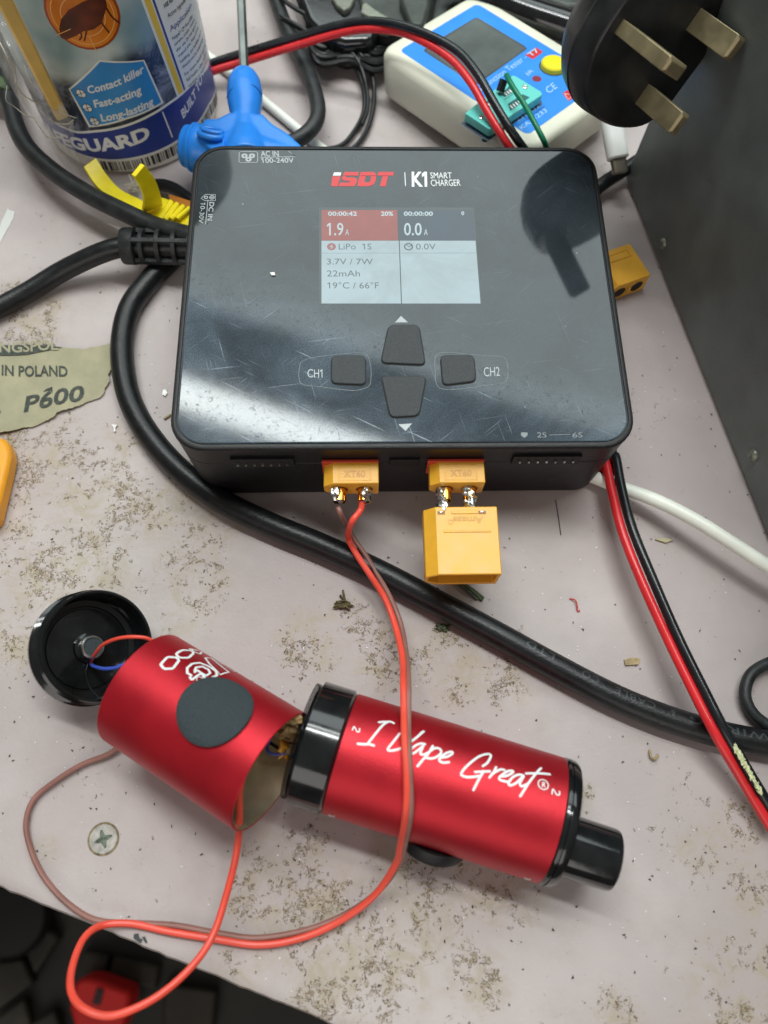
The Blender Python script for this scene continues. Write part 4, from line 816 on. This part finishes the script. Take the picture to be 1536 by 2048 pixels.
mb.prism([tuple(p[:2]) for p in q], hz - 8, hz + 4.8)
hd = obj('handle', mb, handleb, root, weld=False)
rm = hd.modifiers.new('r', 'REMESH'); rm.mode = 'VOXEL'; rm.voxel_size = .0005; rm.use_smooth_shade = True
sm = hd.modifiers.new('s', 'SMOOTH'); sm.factor = .5; sm.iterations = 12
mb = MB()
for t_, r0 in ((.045, 7.1), (.10, 8.35)):
    a = at(361, 290, hz - 3); b_ = at(640, 345, hz - 3); L_ = np.linalg.norm(b_ - a); M = frame(a, b_ - a, (0, 0, 1)); mb.lathe([(r0 - .8, t_ * L_ - 1.0), (r0, t_ * L_ - .5), (r0 + .15, t_ * L_ + .5), (r0 - .7, t_ * L_ + 1.2)], M, 40, False, False)
for px0 in (446, 470, 500): mb.tube([at(px0, 262, hz + 5.2), at(px0 + 1, 300, hz + 5.6)], .3, 8)
obj('grip_rib', mb, handleb, root)
mb = MB(); e = at(487, 190, hz); mb.tube(smooth([at(454, 196, hz + 2.0), at(464, 178, hz + 4.9), at(486, 167, hz + 5.9), at(508, 172, hz + 5.0), at(523, 188, hz + 2.0)], 6), .28, 8); obj('cap_seam', mb, M_('deep blue seam', (.01, .09, .42), .4), root)
hc = at(421, 270, hz + 5.6); MH = frame(hc, unit([.15, .45, .88]), (1, -.2, 0)); mb = MB()
def torus(mb, M, R_, r_, sx_=1., n=36, k=12):
    mb.tube([M[0] @ np.array([R_ * math.cos(a), R_ * math.sin(a) * sx_, 0]) + M[1] for a in np.linspace(0, 2 * math.pi, n)], r_, k)
torus(mb, MH, 3.9, 1.0, .62); torus(mb, (MH[0], MH[1] + np.array([.3, 2.2, -.2])), 3.6, .9, .5); ring_ = obj('hanging_hole', mb, handleb, root)
mb = MB(); mb.lathe([(3.2, .25), (.1, .3)], (MH[0] @ np.diag([1, .55, 1.]), MH[1]), 24, False, True); mb.v = [p + MH[0][:, 2] * .7 for p in mb.v]; obj('hole_darkness', mb, M_('hole shade blue', (.004, .03, .14), .6), ring_)  # dark disc paints the darkness inside the hanging hole
# ------------------------------------------------------------------ yellow clip
def ribbon(mb, L_, R_, th, per=6):
    P = smooth([np.r_[at(*a), at(*b_)] for a, b_ in zip(L_, R_)], per); n = len(P); vs = []
    for i, q in enumerate(P):
        t = unit(P[min(i + 1, n - 1)][:3] - P[max(i - 1, 0)][:3]); nn_ = unit(np.cross(q[3:] - q[:3], t)); nn_ = nn_ if nn_[2] > 0 else -nn_
        vs += [q[:3], q[3:], q[3:] - nn_ * th, q[:3] - nn_ * th]
    fs = [(4 * i + k, 4 * i + (k + 1) % 4, 4 * i + 4 + (k + 1) % 4, 4 * i + 4 + k) for i in range(n - 1) for k in range(4)] + [(0, 1, 2, 3), tuple(4 * (n - 1) + k for k in (3, 2, 1, 0))]; return mb.add(vs, fs)
root = thing('yellow_clip', at(325, 420, 0), 'bright yellow plastic clip with two curved prongs in front of the tub', 'clip')
mb = MB(); ribbon(mb, [(167, 333, 17), (197, 376, 14), (238, 402, 12), (285, 427, 11), (320, 446, 10)], [(192, 315, 17), (213, 348, 14), (241, 378, 12), (287, 402, 11), (325, 425, 10)], 1.6); obj('prong', mb, clipy, root, bevel=.2)
mb = MB(); ribbon(mb, [(262, 349, 34), (277, 372, 27), (285, 395, 20), (283, 418, 12)], [(281, 326, 34), (303, 352, 27), (316, 380, 20), (322, 404, 12)], 1.6); obj('prong', mb, clipy, root, bevel=.2)
mb = MB(); mb.prism([tuple(at(*q, 12)[:2]) for q in [(284, 416), (318, 386), (340, 394), (384, 412), (384, 446), (352, 452), (330, 447)]], 3, 10.5); obj('body', mb, clipy, root, bevel=.5)
mb = MB()
for k in range(4): mb.tube([at(318 + k * 12, 441 - (k * 1), 12.2), at(343 + k * 12, 404 + k * 4, 12.2)], 1.1 - .1 * k, 10)
obj('body_ridge', mb, clipy, root)
mb = MB(); ribbon(mb, [(264, 447, 4), (285, 457, 4), (305, 470, 4)], [(266, 445, 5), (290, 452, 5), (312, 462, 5)], 1); obj('foot', mb, clipy, root)
mb = MB(); ribbon(mb, [(336, 388, 8), (360, 395, 10), (390, 405, 10)], [(340, 398, 10), (362, 410, 12), (392, 425, 12)], 1.2); tag(obj('amber_strip', mb, M_('amber plastic', (.50, .18, .02), .35)), 'amber brown plastic edge tucked behind the yellow clip', 'plastic strip')
cable('short_black_cable', [(300, 372, 3), (325, 370, 4), (350, 378, 5), (375, 395, 6), (400, 410, 6)], 2.2, rubber, 'short piece of black cable above the yellow clip')
mb = MB()
for k in range(10): 
    p = at(268 + rnd.uniform(-8, 6), 372 + rnd.uniform(-8, 12), 3 + rnd.random()); mb.tube(smooth([p, p + np.array([rnd.uniform(-3, 3), rnd.uniform(-3, 3), rnd.uniform(-.5, 1.5)]), p + np.array([rnd.uniform(-4, 4), rnd.uniform(-4, 4), 0])], 4), .25, 5)
tag(obj('fluff_tuft', mb, M_('pale fluff', (.62, .58, .46), .9)), 'pale tuft of fluff between the prongs of the yellow clip', 'fluff')
# ------------------------------------------------------------------ component tester
TM = np.array([[.72761, -.68599, .0012], [.68265, .72424, .0973], [-.06761, -.06998, .99525]]); TO = np.array([41.7, 111.6, 20.8]); w_, h_ = 44., 64.8
root = thing('component_tester', (TO[0], TO[1], 0), 'cream box tester with a blue face, dark screen and green test socket, at the back', 'tester')
def tl(x, y, z): return TM @ np.array([x, y, z]) + TO
mb = MB(); secs = []
for z, ins in ((-18.5, 4), (-17.5, 2), (-15.5, .6), (-2.5, 0), (-1.2, .6), (-.35, 1.6), (0, 3.2)): secs.append([tl(x, y, z) for x, y in rrect(w_ + 13 - 2 * ins, h_ + 13 - 2 * ins, max(8 - ins, 3))])
obj('case', loft(secs), cream, root, ang=50)
TT = Plane(TO, TM[:, 0], TM[:, 1])
mb = MB(); mb.add([tl(x, y, .06) for x, y in rrect(w_, h_, 2.2)], [tuple(range(36))]); fpn = obj('face_panel', mb, bluelab, root)
mb = MB(); poly(mb, TT, [(848, 100), (856, 92), (947, 38), (956, 36), (1050, 93), (1053, 99), (960, 165), (950, 168), (940, 164), (850, 104)], .1); obj('display', mb, lcd, root)
mb = MB(); stroke(mb, TT, [(849, 102), (951, 36.5), (1053, 97), (953, 168)], .35, .12, True, False); obj('display_rim', mb, inkk, root)
mb = MB(); poly(mb, TT, [(1050, 110), (1072, 95), (1086, 104), (1066, 119)], .1); obj('model_badge', mb, inkr, fpn)
mb = MB(); text(mb, TT, 'T7', (1062, 114), (1079, 102.5), (1053.5, 108.5), .02, .14); 
text(mb, TT, 'Multifunction Tester -', (951, 191), (1055, 117), (942, 183), .0, .12)
text(mb, TT, 'IR', (1057, 152), (1068, 143), (1051, 147), .0, .12)
text(mb, TT, '231-232', (1036, 244), (1080, 214), (1030, 238), .0, .12); text(mb, TT, 'KAA-233', (1044, 260), (1095, 223), (1038, 254), .0, .12); text(mb, TT, 'CE', (1098, 188), (1115, 175), (1089, 178), .0, .12)
obj('face_lettering', mb, M_('pale blue print', (.42, .66, .86), .4), fpn)
mb = MB(); stroke(mb, TT, [(1034, 253), (1089, 213)], .25, .12, curve=False); stroke(mb, TT, [(1045, 232), (1058, 240)], .25, .12, curve=False); obj('wiring_diagram', mb, inkb, fpn)
mb = MB(); poly(mb, TT, [(1125, 187), (1142, 176), (1152, 192), (1137, 203)], .1); obj('warning_badge', mb, inkr, fpn)
mb = MB(); stroke(mb, TT, [(1129, 188), (1147, 190), (1136, 200)], .25, .14, True, False); obj('warning_triangle', mb, inkw, fpn)
mb = MB(); q = TT.uv(1106, 134); Mt = (TM, TO + TM @ np.array([q[0], q[1], 0])); mb.lathe([(4.9, .05), (4.7, 1.6), (4.2, 2.0), (.1, 2.2)], Mt, 36, False, True); obj('test_button', mb, M_('yellow button', (.85, .72, .01), .35), root)
mb = MB(); q = TT.uv(1106, 134); disc(mb, TT, (q[0], q[1], 0), 5.3, .09); obj('button_ring', mb, inkk, root)
mb = MB(); disc(mb, TT, (1073.5, 158), 1.75, .12); obj('infrared_window', mb, M_('infrared red', (.25, .03, .05), .3), root)
# socket
sock = [(930, 226), (1025, 150), (1034, 153), (1084, 184), (1084, 190), (982, 258), (976, 256)]
for off0, off1, sc_, m, nm in ((.05, .2, 1.06, M_('socket shadow gap', (.06, .10, .14), .5), 'socket_shadow_sheet'), (.05, 4.2, 1., teal, 'test_socket')):
    pass
TS = Plane(TO + TM[:, 2] * 4.2, TM[:, 0], TM[:, 1]); pts = [TS.uv(*p) for p in sock]; cs = sum(pts) / len(pts)
mb = MB(); mb.add([tl(*(cs + (p - cs) * 1.07 + [.2, .2]), .1) for p in pts], [tuple(range(len(pts)))][::1]); obj('socket_shadow_sheet', mb, MATS['socket shadow gap'], root)  # flat dark sheet paints the shade around the raised test socket
mb = MB(); mb.add([tl(p[0], p[1], 1.0) for p in pts] + [tl(p[0], p[1], 4.2) for p in pts], [tuple(range(7)), tuple(range(7, 14))] + [(i, (i + 1) % 7, (i + 1) % 7 + 7, i + 7) for i in range(7)]); so = obj('test_socket', mb, teal, root, bevel=.3)
def z8(x, y): return (900 + x / 6.4, 130 + y / 6.4)
mb = MB()
for q in ([(420, 495), (530, 430), (570, 500), (500, 545)], [(650, 380), (760, 265), (830, 340), (700, 410)], [(740, 500), (930, 375), (1020, 415), (770, 590)]): poly(mb, TS, [z8(*p) for p in q], .08)
obj('socket_slot', mb, tealdark, so)
mb = MB()
for k in range(4): poly(mb, TS, [z8(480 + k * 28, 500 - k * 17), z8(495 + k * 28, 492 - k * 17), z8(530 + k * 28, 525 - k * 17), z8(512 + k * 28, 535 - k * 17)], .12)
for k in range(4): poly(mb, TS, [z8(690 + k * 30, 360 - k * 18), z8(703 + k * 30, 352 - k * 18), z8(738 + k * 30, 385 - k * 18), z8(722 + k * 30, 395 - k * 18)], .12)
for k in range(4): poly(mb, TS, [z8(765 + k * 33, 525 - k * 20), z8(778 + k * 33, 517 - k * 20), z8(812 + k * 33, 552 - k * 20), z8(796 + k * 33, 560 - k * 20)], .12)
obj('slot_contact', mb, flakem, so)
mb = MB(); stroke(mb, TS, [z8(690, 450), z8(850, 345)], .18, .08, curve=False); obj('socket_line', mb, tealdark, so)
for q in ((405, 672), (960, 285)):
    mb = MB(); p = TS.uv(*z8(*q)); mb.lathe([(1.0, 0), (1.0, .25), (.7, .4), (.2, .3)], (TM, TO + TM @ np.array([p[0], p[1], 4.2])), 20); obj('screw', mb, steel, so)
mb = MB(); mb.tube([at(985, 250, 26), at(972, 268, 22), at(968, 283, 20)], 1.0, 8); mb.add([at(*p) for p in [(970, 240, 26), (992, 245, 26), (985, 262, 20), (974, 283, 18), (966, 284, 18), (970, 262, 22)]], [(0, 1, 2, 3, 4, 5)]); obj('lever_arm', mb, M_('dark teal', (.02, .17, .16), .45), so)
mb = MB(); mb.tube([at(*z8(640, 340), 28), at(*z8(690, 185), 31)], 1.5, 4); obj('socket_lever', mb, inkk, so, ang=20)
mb = MB(); mb.tube(smooth([at(*z8(725, 130), 33), at(*z8(775, 230), 34), at(*z8(860, 370), 34), at(*z8(960, 520), 33), at(*z8(1060, 700), 33), at(*z8(1150, 870), 32), at(*z8(1215, 1000), 30), at(1098, 312, 24)], 8), .95, 12); tag(obj('green_wire', mb, greenwire), 'green wire from the test socket down behind the charger', 'wire')
# ------------------------------------------------------------------ mains plug
PR = np.array([[.45953, -.79731, .39131], [.38843, -.2158, -.89585], [.79872, .56367, .21053]]); PO = np.array([81.04, 57.35, 67.38]); ps = 1.
root = thing('mains_plug', (PO[0], PO[1], 0), 'black three pin mains plug with brass pins, propped up by the dark metal box', 'mains plug')
def pl(x, y, z): return PR @ (np.array([x, y, z]) * ps) + PO
out_ = [(-9, -13.5), (9, -13.5), (18, -10), (22.5, -1), (23.5, 9), (22, 18), (17, 25), (9, 29.5), (0, 30.5), (-9, 29.5), (-17, 25), (-22, 18), (-23.5, 9), (-22.5, -1), (-18, -10)]
out_ = [tuple(p) for p in smooth([np.array(p) for p in out_ + [out_[0]]], 4)[:-1]]
secs = []
for z, s_ in ((-22, .70), (-20, .80), (-15, .93), (-9, 1.0), (-8.6, .985), (-8, .985), (-7.6, 1.0), (-1.5, .97), (-.4, .95), (0, .92)): secs.append([pl(x * s_, 8 + (y - 8) * s_, z) for x, y in out_])
plugm = M_('worn black plug', (.012, .013, .014), .38, vary=.5, vs=90, bump=.2, bs=500)
obj('body', loft(secs), plugm, root, ang=40)
for cx_, cy_, sx_, sy_, L_ in ((11.1, 0, 6.35, 4.0, 17.7), (-11.1, 0, 6.35, 4.0, 17.7), (0, 22.2, 4.0, 8.0, 22.7)):
    mb = MB(); vs = [pl(cx_ + i * sx_ / 2, cy_ + j * sy_ / 2, -.5) for i, j in ((-1, -1), (1, -1), (1, 1), (-1, 1))] + [pl(cx_ + i * sx_ / 2, cy_ + j * sy_ / 2, L_ - .8) for i, j in ((-1, -1), (1, -1), (1, 1), (-1, 1))] + [pl(cx_ + i * (sx_ / 2 - .8), cy_ + j * (sy_ / 2 - .8), L_) for i, j in ((-1, -1), (1, -1), (1, 1), (-1, 1))]
    mb.add(vs, [(3, 2, 1, 0), (8, 9, 10, 11)] + [(k * 4 + i, k * 4 + (i + 1) % 4, k * 4 + 4 + (i + 1) % 4, k * 4 + 4 + i) for k in (0, 1) for i in range(4)]); obj('pin', mb, brass, root, bevel=.2)
mb = MB(); q = pl(0, -12, -9); mb.tube(smooth([q, q + np.array([4, 6, 2]), q + np.array([12, 22, 12]), q + np.array([40, 60, 22]), q + np.array([90, 110, 12])], 8), 3.2, 16); obj('cord', mb, rubber2, root)
# ------------------------------------------------------------------ dark metal box
A_ = at(1247, 362, 0); B_ = at(1536, 1092, 0); dB = unit((B_ - A_)); nB = np.array([dB[1], -dB[0], 0]); nB = nB if nB[0] < 0 else -nB
root = thing('metal_box', (A_[0] + 60, (A_[1] + B_[1]) / 2, 0), 'dark grey metal box with round rivets standing along the right edge', 'metal box')
BH = 100.; LB = np.linalg.norm(B_ - A_) + 120; bw = 150
mb = MB(); q0 = A_; q1 = A_ + dB * LB; q2 = q1 - nB * bw; q3 = q0 - nB * bw; mb.prism([tuple(p[:2]) for p in (q0, q3, q2, q1)], 1.8, BH); obj('case', mb, boxm, root, bevel=.8)
mb = MB(); ins = lambda p, a, b_: p - nB * a + dB * b_
mb.prism([tuple(p[:2]) for p in (ins(q0, 2.5, 2), ins(q3, -2, 2), ins(q2, -2, -2), ins(q1, 2.5, -2))], 0, 2.2); obj('shadow_gap_strip', mb, dark, root)  # near-black strip stands in for the shadow gap under the case
WP = Plane(A_, dB, (0, 0, 1))
for x, y in ((1327, 487), (1508, 910)):
    u, v = WP.uv(x, y); p = WP.xyz(u, v, 0); mb = MB(); mb.lathe([(2.1, 0), (2.1, .35), (1.8, .95), (1.2, 1.35), (.9, 1.1), (.4, .8)], frame(p, nB, (0, 0, 1)), 28); obj('rivet', mb, M_('dull rivet', (.24, .25, .21), .45, metal=.6, vary=.35, vs=600), root)
# ------------------------------------------------------------------ usb plug
root = thing('usb_plug', at(1235, 300, 0), 'white USB plug with a metal tip between the charger and the metal box', 'usb plug')
a, b_ = at(1220, 226, 22), at(1236, 318, 15); M = frame(a, b_ - a, (1, 0, 0)); L_ = np.linalg.norm(b_ - a)
def rounded(mb, w_, h_, r_, z0, z1, M): mb.prism(rrect(w_, h_, r_, 6), z0, z1, M)
mb = MB(); rounded(mb, 8.0, 5.4, 2.5, 0, L_, M); obj('grip', mb, whiteplas, root, bevel=.6)
mb = MB(); rounded(mb, 5.8, 2.8, 1.2, L_, L_ + 5.0, M); obj('metal_tip', mb, M_('tarnished tip', (.30, .27, .22), .35, metal=.9), root, bevel=.1)
mb = MB(); mb.tube(smooth([a + unit(b_ - a), a, at(1215, 205, 22), at(1225, 150, 24), at(1260, 90, 24)], 6), 1.6, 14); obj('cord', mb, whitecab, root)
mb = MB(); P = pxpath([(1175, 395, 4), (1205, 368, 5), (1240, 345, 6), (1275, 322, 6)]); mb.tube(P, 2.6, 16); tag(obj('black_plug_end', mb, rubber), 'stubby black cable end under the tip of the white USB plug', 'cable')
# ------------------------------------------------------------------ back clutter
gunm = M_('dark cast metal', (.05, .058, .052), .45, metal=.3, vary=.4, vs=90, bump=.4, bs=500); gunl = M_('worn pale metal', (.22, .235, .19), .5, metal=.3, vary=.3, vs=150, bump=.3)
root = thing('cast_bracket', at(800, 10, 0), 'dark cast metal clamp with a worn pale edge behind the twin cord', 'clamp')
def pz(l, z): return [tuple(at(x, y, z)[:2]) for x, y in l]
mb = MB(); mb.prism(pz([(722, 8), (728, 24), (770, 42), (820, 58), (850, 58), (862, 20), (872, -20), (885, -70), (700, -70)], 16), 2, 16); obj('jaw', mb, gunm, root, bevel=1.2)
mb = MB(); mb.prism(pz([(724, 8), (722, 24), (740, 34), (780, 40), (776, 34), (750, 18), (732, 4)], 17.5), 10, 17.5); obj('worn_edge', mb, gunl, root, bevel=.5)
mb = MB(); mb.prism(pz([(800, 0), (820, 48), (846, 52), (860, 10), (868, -50), (800, -50)], 20), 8, 20); obj('slide', mb, gunm, root, bevel=1.5)
root = thing('black_motor', at(660, -20, 0), 'black rounded tool part with a pale metal tab at the top edge', 'tool part')
mb = MB(); mb.prism(pz([(575, -80), (592, -10), (612, 35), (640, 68), (690, 84), (745, 80), (760, 50), (735, -10), (715, -80)], 14), 0, 14); obj('body', mb, glossblack, root, bevel=3, seg=4)
mb = MB(); mb.prism(pz([(662, -10), (672, 8), (688, 20), (700, 14), (710, -5), (708, -30), (664, -30)], 16), 12, 16); obj('tab', mb, gunl, root, bevel=.6)
mb = MB(); mb.prism(pz([(760, 60), (800, 78), (812, 72), (840, 85), (815, 98), (760, 105), (740, 70)], 6), 0, 6); tag(obj('metal_plate', mb, gunm, bevel=.6), 'flat dark metal plate tucked under the tester corner', 'plate')
mb = MB(); mb.tube(pxpath([(900, -50, 20), (960, -12, 16), (1020, 14, 15), (1080, 38, 15), (1140, 60, 14), (1200, 90, 12)]), lambda t: 5 + 2.2 * t, 24); tag(obj('black_hose', mb, glossblack), 'shiny black hose behind the tester, running to the mains plug', 'hose')
mb = MB(); mb.prism(pz([(858, -80), (858, 58), (905, 26), (930, -5), (985, -20), (1060, -12), (1130, 15), (1250, 20), (1300, -80)], 10), 0, 10); tag(obj('dark_block', mb, gunm, bevel=3), 'dark block at the top edge behind the black hose', 'block')
mb = MB(); mb.prism(pz([(-60, 60), (-20, 130), (6, 152), (20, 178), (10, 180), (-10, 172), (-60, 160)], 14), 6, 14); tag(obj('green_wrapper', mb, M_('green wrapper', (.05, .09, .02), .3, vary=.6, vs=200), bevel=.6), 'scrap of shiny green wrapper at the far left edge', 'wrapper')
# ------------------------------------------------------------------ sandpaper, orange tool
sp = [(-60, 690), (0, 694), (60, 693), (120, 697), (170, 700), (205, 695), (222, 691), (224, 700), (228, 714), (224, 728), (225, 742), (219, 752), (221, 766), (212, 780), (208, 792), (196, 800), (180, 804), (160, 814), (140, 821), (120, 826), (108, 838), (90, 846), (70, 855), (50, 857), (30, 864), (0, 868), (-60, 872)]
def jagp(l, n=5, a=.9):
    o = []
    for i in range(len(l)):
        p, q = np.array(l[i], float), np.array(l[(i + 1) % len(l)], float)
        for k in range(n): o.append(tuple(p + (q - p) * k / n + np.array([rnd.uniform(-a, a), rnd.uniform(-a, a)])))
    return o
spj = jagp(sp); ZP = lambda x, y: 2.2 + .012 * max(x - 120, 0) + .006 * max(y - 780, 0)
mb = MB(); V, Fc = subdiv([tuple(TP.uv(*p)) for p in spj], [tuple(range(len(spj)))], 5); pzf = lambda u, v: 1.0 + 1.9 * max(0, (u + 95) / 20) + .35 * math.sin(u * .3 + v * .1)
mb.add([(u, v, pzf(u, v)) for u, v in V], Fc); root = obj('sandpaper_scrap', mb, sandm, weld=False); tag(root, 'torn scrap of sandpaper printed IN POLAND and P600 at the left edge', 'sandpaper')
class PapS(Plane):
    def xyz(s, u, v, off=0): return np.array([u, v, pzf(u, v) + off])
PP = PapS((0, 0, 0), (1, 0, 0), (0, 1, 0))
mb = MB(); lay(mb, PP, [PP.uv(*p) for p in [(-40, 693), (60, 694), (128, 698.5), (100, 706), (60, 712), (10, 715), (-40, 714)]], [tuple(range(7))], .3, 3)
obj('print_band', mb, inks, root)
mb = MB()
for t, a, b_, h, bo in (('IN POLAND', (7, 754), (138, 757), (0, -20), .015), ('P600', (50, 826), (168, 803), (5, -30), .02), ('A', (-14, 829), (6, 828), (-4, -26), .03)):
    V, Fc = tmesh(t, bo); xs = [v[0] for v in V]; a_, b2, c_ = PP.uv(*a), PP.uv(*b_), PP.uv(a[0] + h[0], a[1] + h[1]); lay(mb, PP, [a_ + (b2 - a_) * (v[0] - min(xs)) / (max(xs) - min(xs)) + (c_ - a_) * v[1] / CAP for v in V], Fc, .3, 3)
poly(mb, PP, [(88, 787), (96, 782), (108, 778), (108, 790), (104, 784)], .3)
obj('printed_lettering', mb, inks, root)
mb = MB(); text(mb, PP, 'NGSPOL', (2, 709), (120, 704), (2, 690), .02, .36); obj('band_lettering', mb, sandm, root)
mb = MB(); mb.prism(pz([(-60, 868), (0, 874), (9, 874), (17, 892), (20, 908), (14, 940), (3, 985), (-10, 1040), (-60, 1060)], 7), .2, 7); tag(obj('orange_tool', mb, orange, bevel=1.6), 'orange plastic tool end poking in at the left edge below the sandpaper', 'tool')
mb = MB(); stp = jagp([(-20, 490), (0, 452), (16, 418), (30, 424), (27, 438), (12, 466), (-20, 520)], 4, .8); poly(mb, TP, stp, .16); tag(obj('white_scuff', mb, M_('white scuff', (.70, .71, .68), .7)), 'short white paint scuff on the bench at the left edge', 'paint mark')
# ------------------------------------------------------------------ screw in the bench
c = at(207, 1678, 0); root = thing('countersunk_screw', c, 'painted over cross head screw sunk in the bench near the front edge', 'screw')
mb = MB(); mb.lathe([(4.35, .05), (4.35, .1), (4.0, .16), (3.8, .10)], (np.eye(3), c), 48, False, False); obj('rust_ring', mb, M_('rusty ring', (.26, .20, .11), .8, vary=.5, vs=500), root)
mb = MB(); mb.lathe([(3.85, .08), (3.7, .28), (2.2, .22), (.1, .16)], (np.eye(3), c), 48, False, True); obj('head', mb, M_('painted screw head', (.44, .42, .38), .5, vary=.25, vs=500, bump=.5), root)
mb = MB()
for k in range(4):
    a = math.pi / 2 * k + .35; d = np.array([math.cos(a), math.sin(a)]); n_ = np.array([-d[1], d[0]]); q = lambda s_, t: (*(d * s_ + n_ * t), .31)
    mb.add([q(0, 0), q(.8, -.75), q(2.5, -.22), q(2.5, .22), q(.8, .75)], [(0, 1, 2, 3, 4)], (np.eye(3), c))
obj('cross_recess', mb, M_('recess green grey', (.13, .16, .12), .5, vary=.6, vs=900), root)
# ------------------------------------------------------------------ debris
def flatbit(name, l, m, label, cat, z=.3, th=.5):
    mb = MB(); mb.prism(pz(l, z), z - .2, z + th); return tag(obj(name, mb, m), label, cat)
root = thing('green_stalks', at(945, 1185, 0), 'small bunch of dry green stalks sticking out below the large yellow plug', 'stalks')
for a, b_, r_ in (((915, 1160, 1.2), (966, 1200, .8), .55), ((905, 1160, 1), (956, 1199, .8), .4), ((925, 1165, 1.6), (968, 1196, 1.2), .35)):
    mb = MB(); mb.tube([at(*a), at((a[0] + b_[0]) / 2 + 1, (a[1] + b_[1]) / 2 - 1, 1.5), at(*b_)], r_, 6, flat=.5); obj('stalk', mb, grassm, root)
mb = MB()
for l in ([(672, 1204), (690, 1202), (698, 1207)], [(680, 1190), (690, 1203), (694, 1217)], [(668, 1213), (685, 1210), (700, 1220)], [(686, 1180), (690, 1200)]): mb.tube(smooth([at(x, y, .5 + rnd.random() * .8) for x, y in l], 4), .35, 5)
mb.sphere(at(684, 1209, .6), 1.5, lump=1.5, seed=3, sc3=(1.4, .7, .4)); tag(obj('dead_leaf', mb, leafm), 'curled brown leaf crumb in front of the thick black cable', 'leaf')
mb = MB()
for l in ([(872, 1248), (885, 1258), (895, 1262)], [(878, 1262), (890, 1255), (900, 1250)]): mb.tube(smooth([at(x, y, .5) for x, y in l], 4), .4, 5)
mb.sphere(at(886, 1256, .5), 1.2, lump=1.5, seed=8, sc3=(1.3, .8, .4)); tag(obj('grass_crumb', mb, grassm), 'greenish plant crumb at the lower side of the thick black cable', 'plant bit')
flatbit('wood_chip', [(1248, 1320), (1262, 1315), (1280, 1318), (1276, 1329), (1250, 1331)], woodm, 'pale wood chip between the thick cable and the twin cord', 'wood chip')
wire('red_thread', [at(1139, 1197, .3), at(1150, 1200, 1), at(1154, 1210, 1), at(1155, 1222, .3), at(1160, 1221, .5)], .22, fluffm, 'tiny curled red thread on the bench right of the large yellow plug', 'thread')
wire('brown_curl', [at(1299, 1500, .3), at(1302, 1512, 1.2), at(1310, 1518, 1.2), at(1316, 1510, .3)], .38, woodm, 'tiny brown curled shaving below the thick black cable', 'shaving')
flatbit('white_flake', [(224, 850), (236, 851), (231, 856), (232, 864), (228, 864), (228, 857)], flakem, 'small white tooth shaped flake left of the thick cable', 'flake')
flatbit('clear_flake', [(326, 781), (332, 780), (335, 787), (331, 793), (326, 790)], M_('clear bit', (.7, .72, .7), .15), 'glassy flake beside the left edge of the charger', 'flake')
wire('straw_bit', [at(328, 838, .5), at(342, 829, .5)], .4, woodm, 'straw coloured splinter touching the charger left edge', 'splinter')
wire('dark_hair', [at(1111, 1000, .3), at(1117, 1035, .3), at(1122, 1070, .3)], .12, crumbm, 'straight dark hair on the bench before the charger right corner', 'hair')
flatbit('yellow_shred', [(1310, 1079), (1328, 1077), (1346, 1081), (1330, 1086)], M_('pale shred', (.5, .46, .28), .8), 'pale yellow shred between twin cord and white cable', 'shred')
flatbit('glass_top_speck', [(540, 546), (549, 545), (551, 551), (543, 551)], flakem, 'white speck on the black charger top left of its screen', 'speck', z=36.8, th=.25)
def scatter(name, n, m, label, col_len, thin):
    mb = MB()
    for _ in range(n):
        x, y = rnd.uniform(0, 1536), rnd.uniform(560, 2040); p = at(x, y, 0)
        if (p - E0) @ EN < 3 or (abs(p[0]) < 70 and abs(p[1]) < 60): continue
        if abs((p - TB) @ np.cross(TD, [0, 0, 1])) < 17 and -15 < (p - TB) @ TD < 76: continue
        s_ = col_len * rnd.uniform(.4, 1.3); a = rnd.uniform(0, math.pi); d = np.array([math.cos(a), math.sin(a), 0]); q = np.array([-d[1], d[0], 0]) * thin * rnd.uniform(.6, 1.4)
        mid = p + d * s_ * .5 + q * rnd.uniform(-2, 2); e_ = p + d * s_
        mb.add([p + [0, 0, .15], mid - q + [0, 0, .3], e_ + [0, 0, .15], mid + q + [0, 0, .3]], [(0, 1, 2, 3)])
    tag(obj(name, mb, m, weld=False), label, 'debris', kind='stuff')
scatter('dark_dust', 330, crumbm, 'dark dust crumbs scattered over the bench top', 1.0, .22)
scatter('pale_dust', 260, flakem, 'pale dust flecks scattered over the bench top', .8, .14)
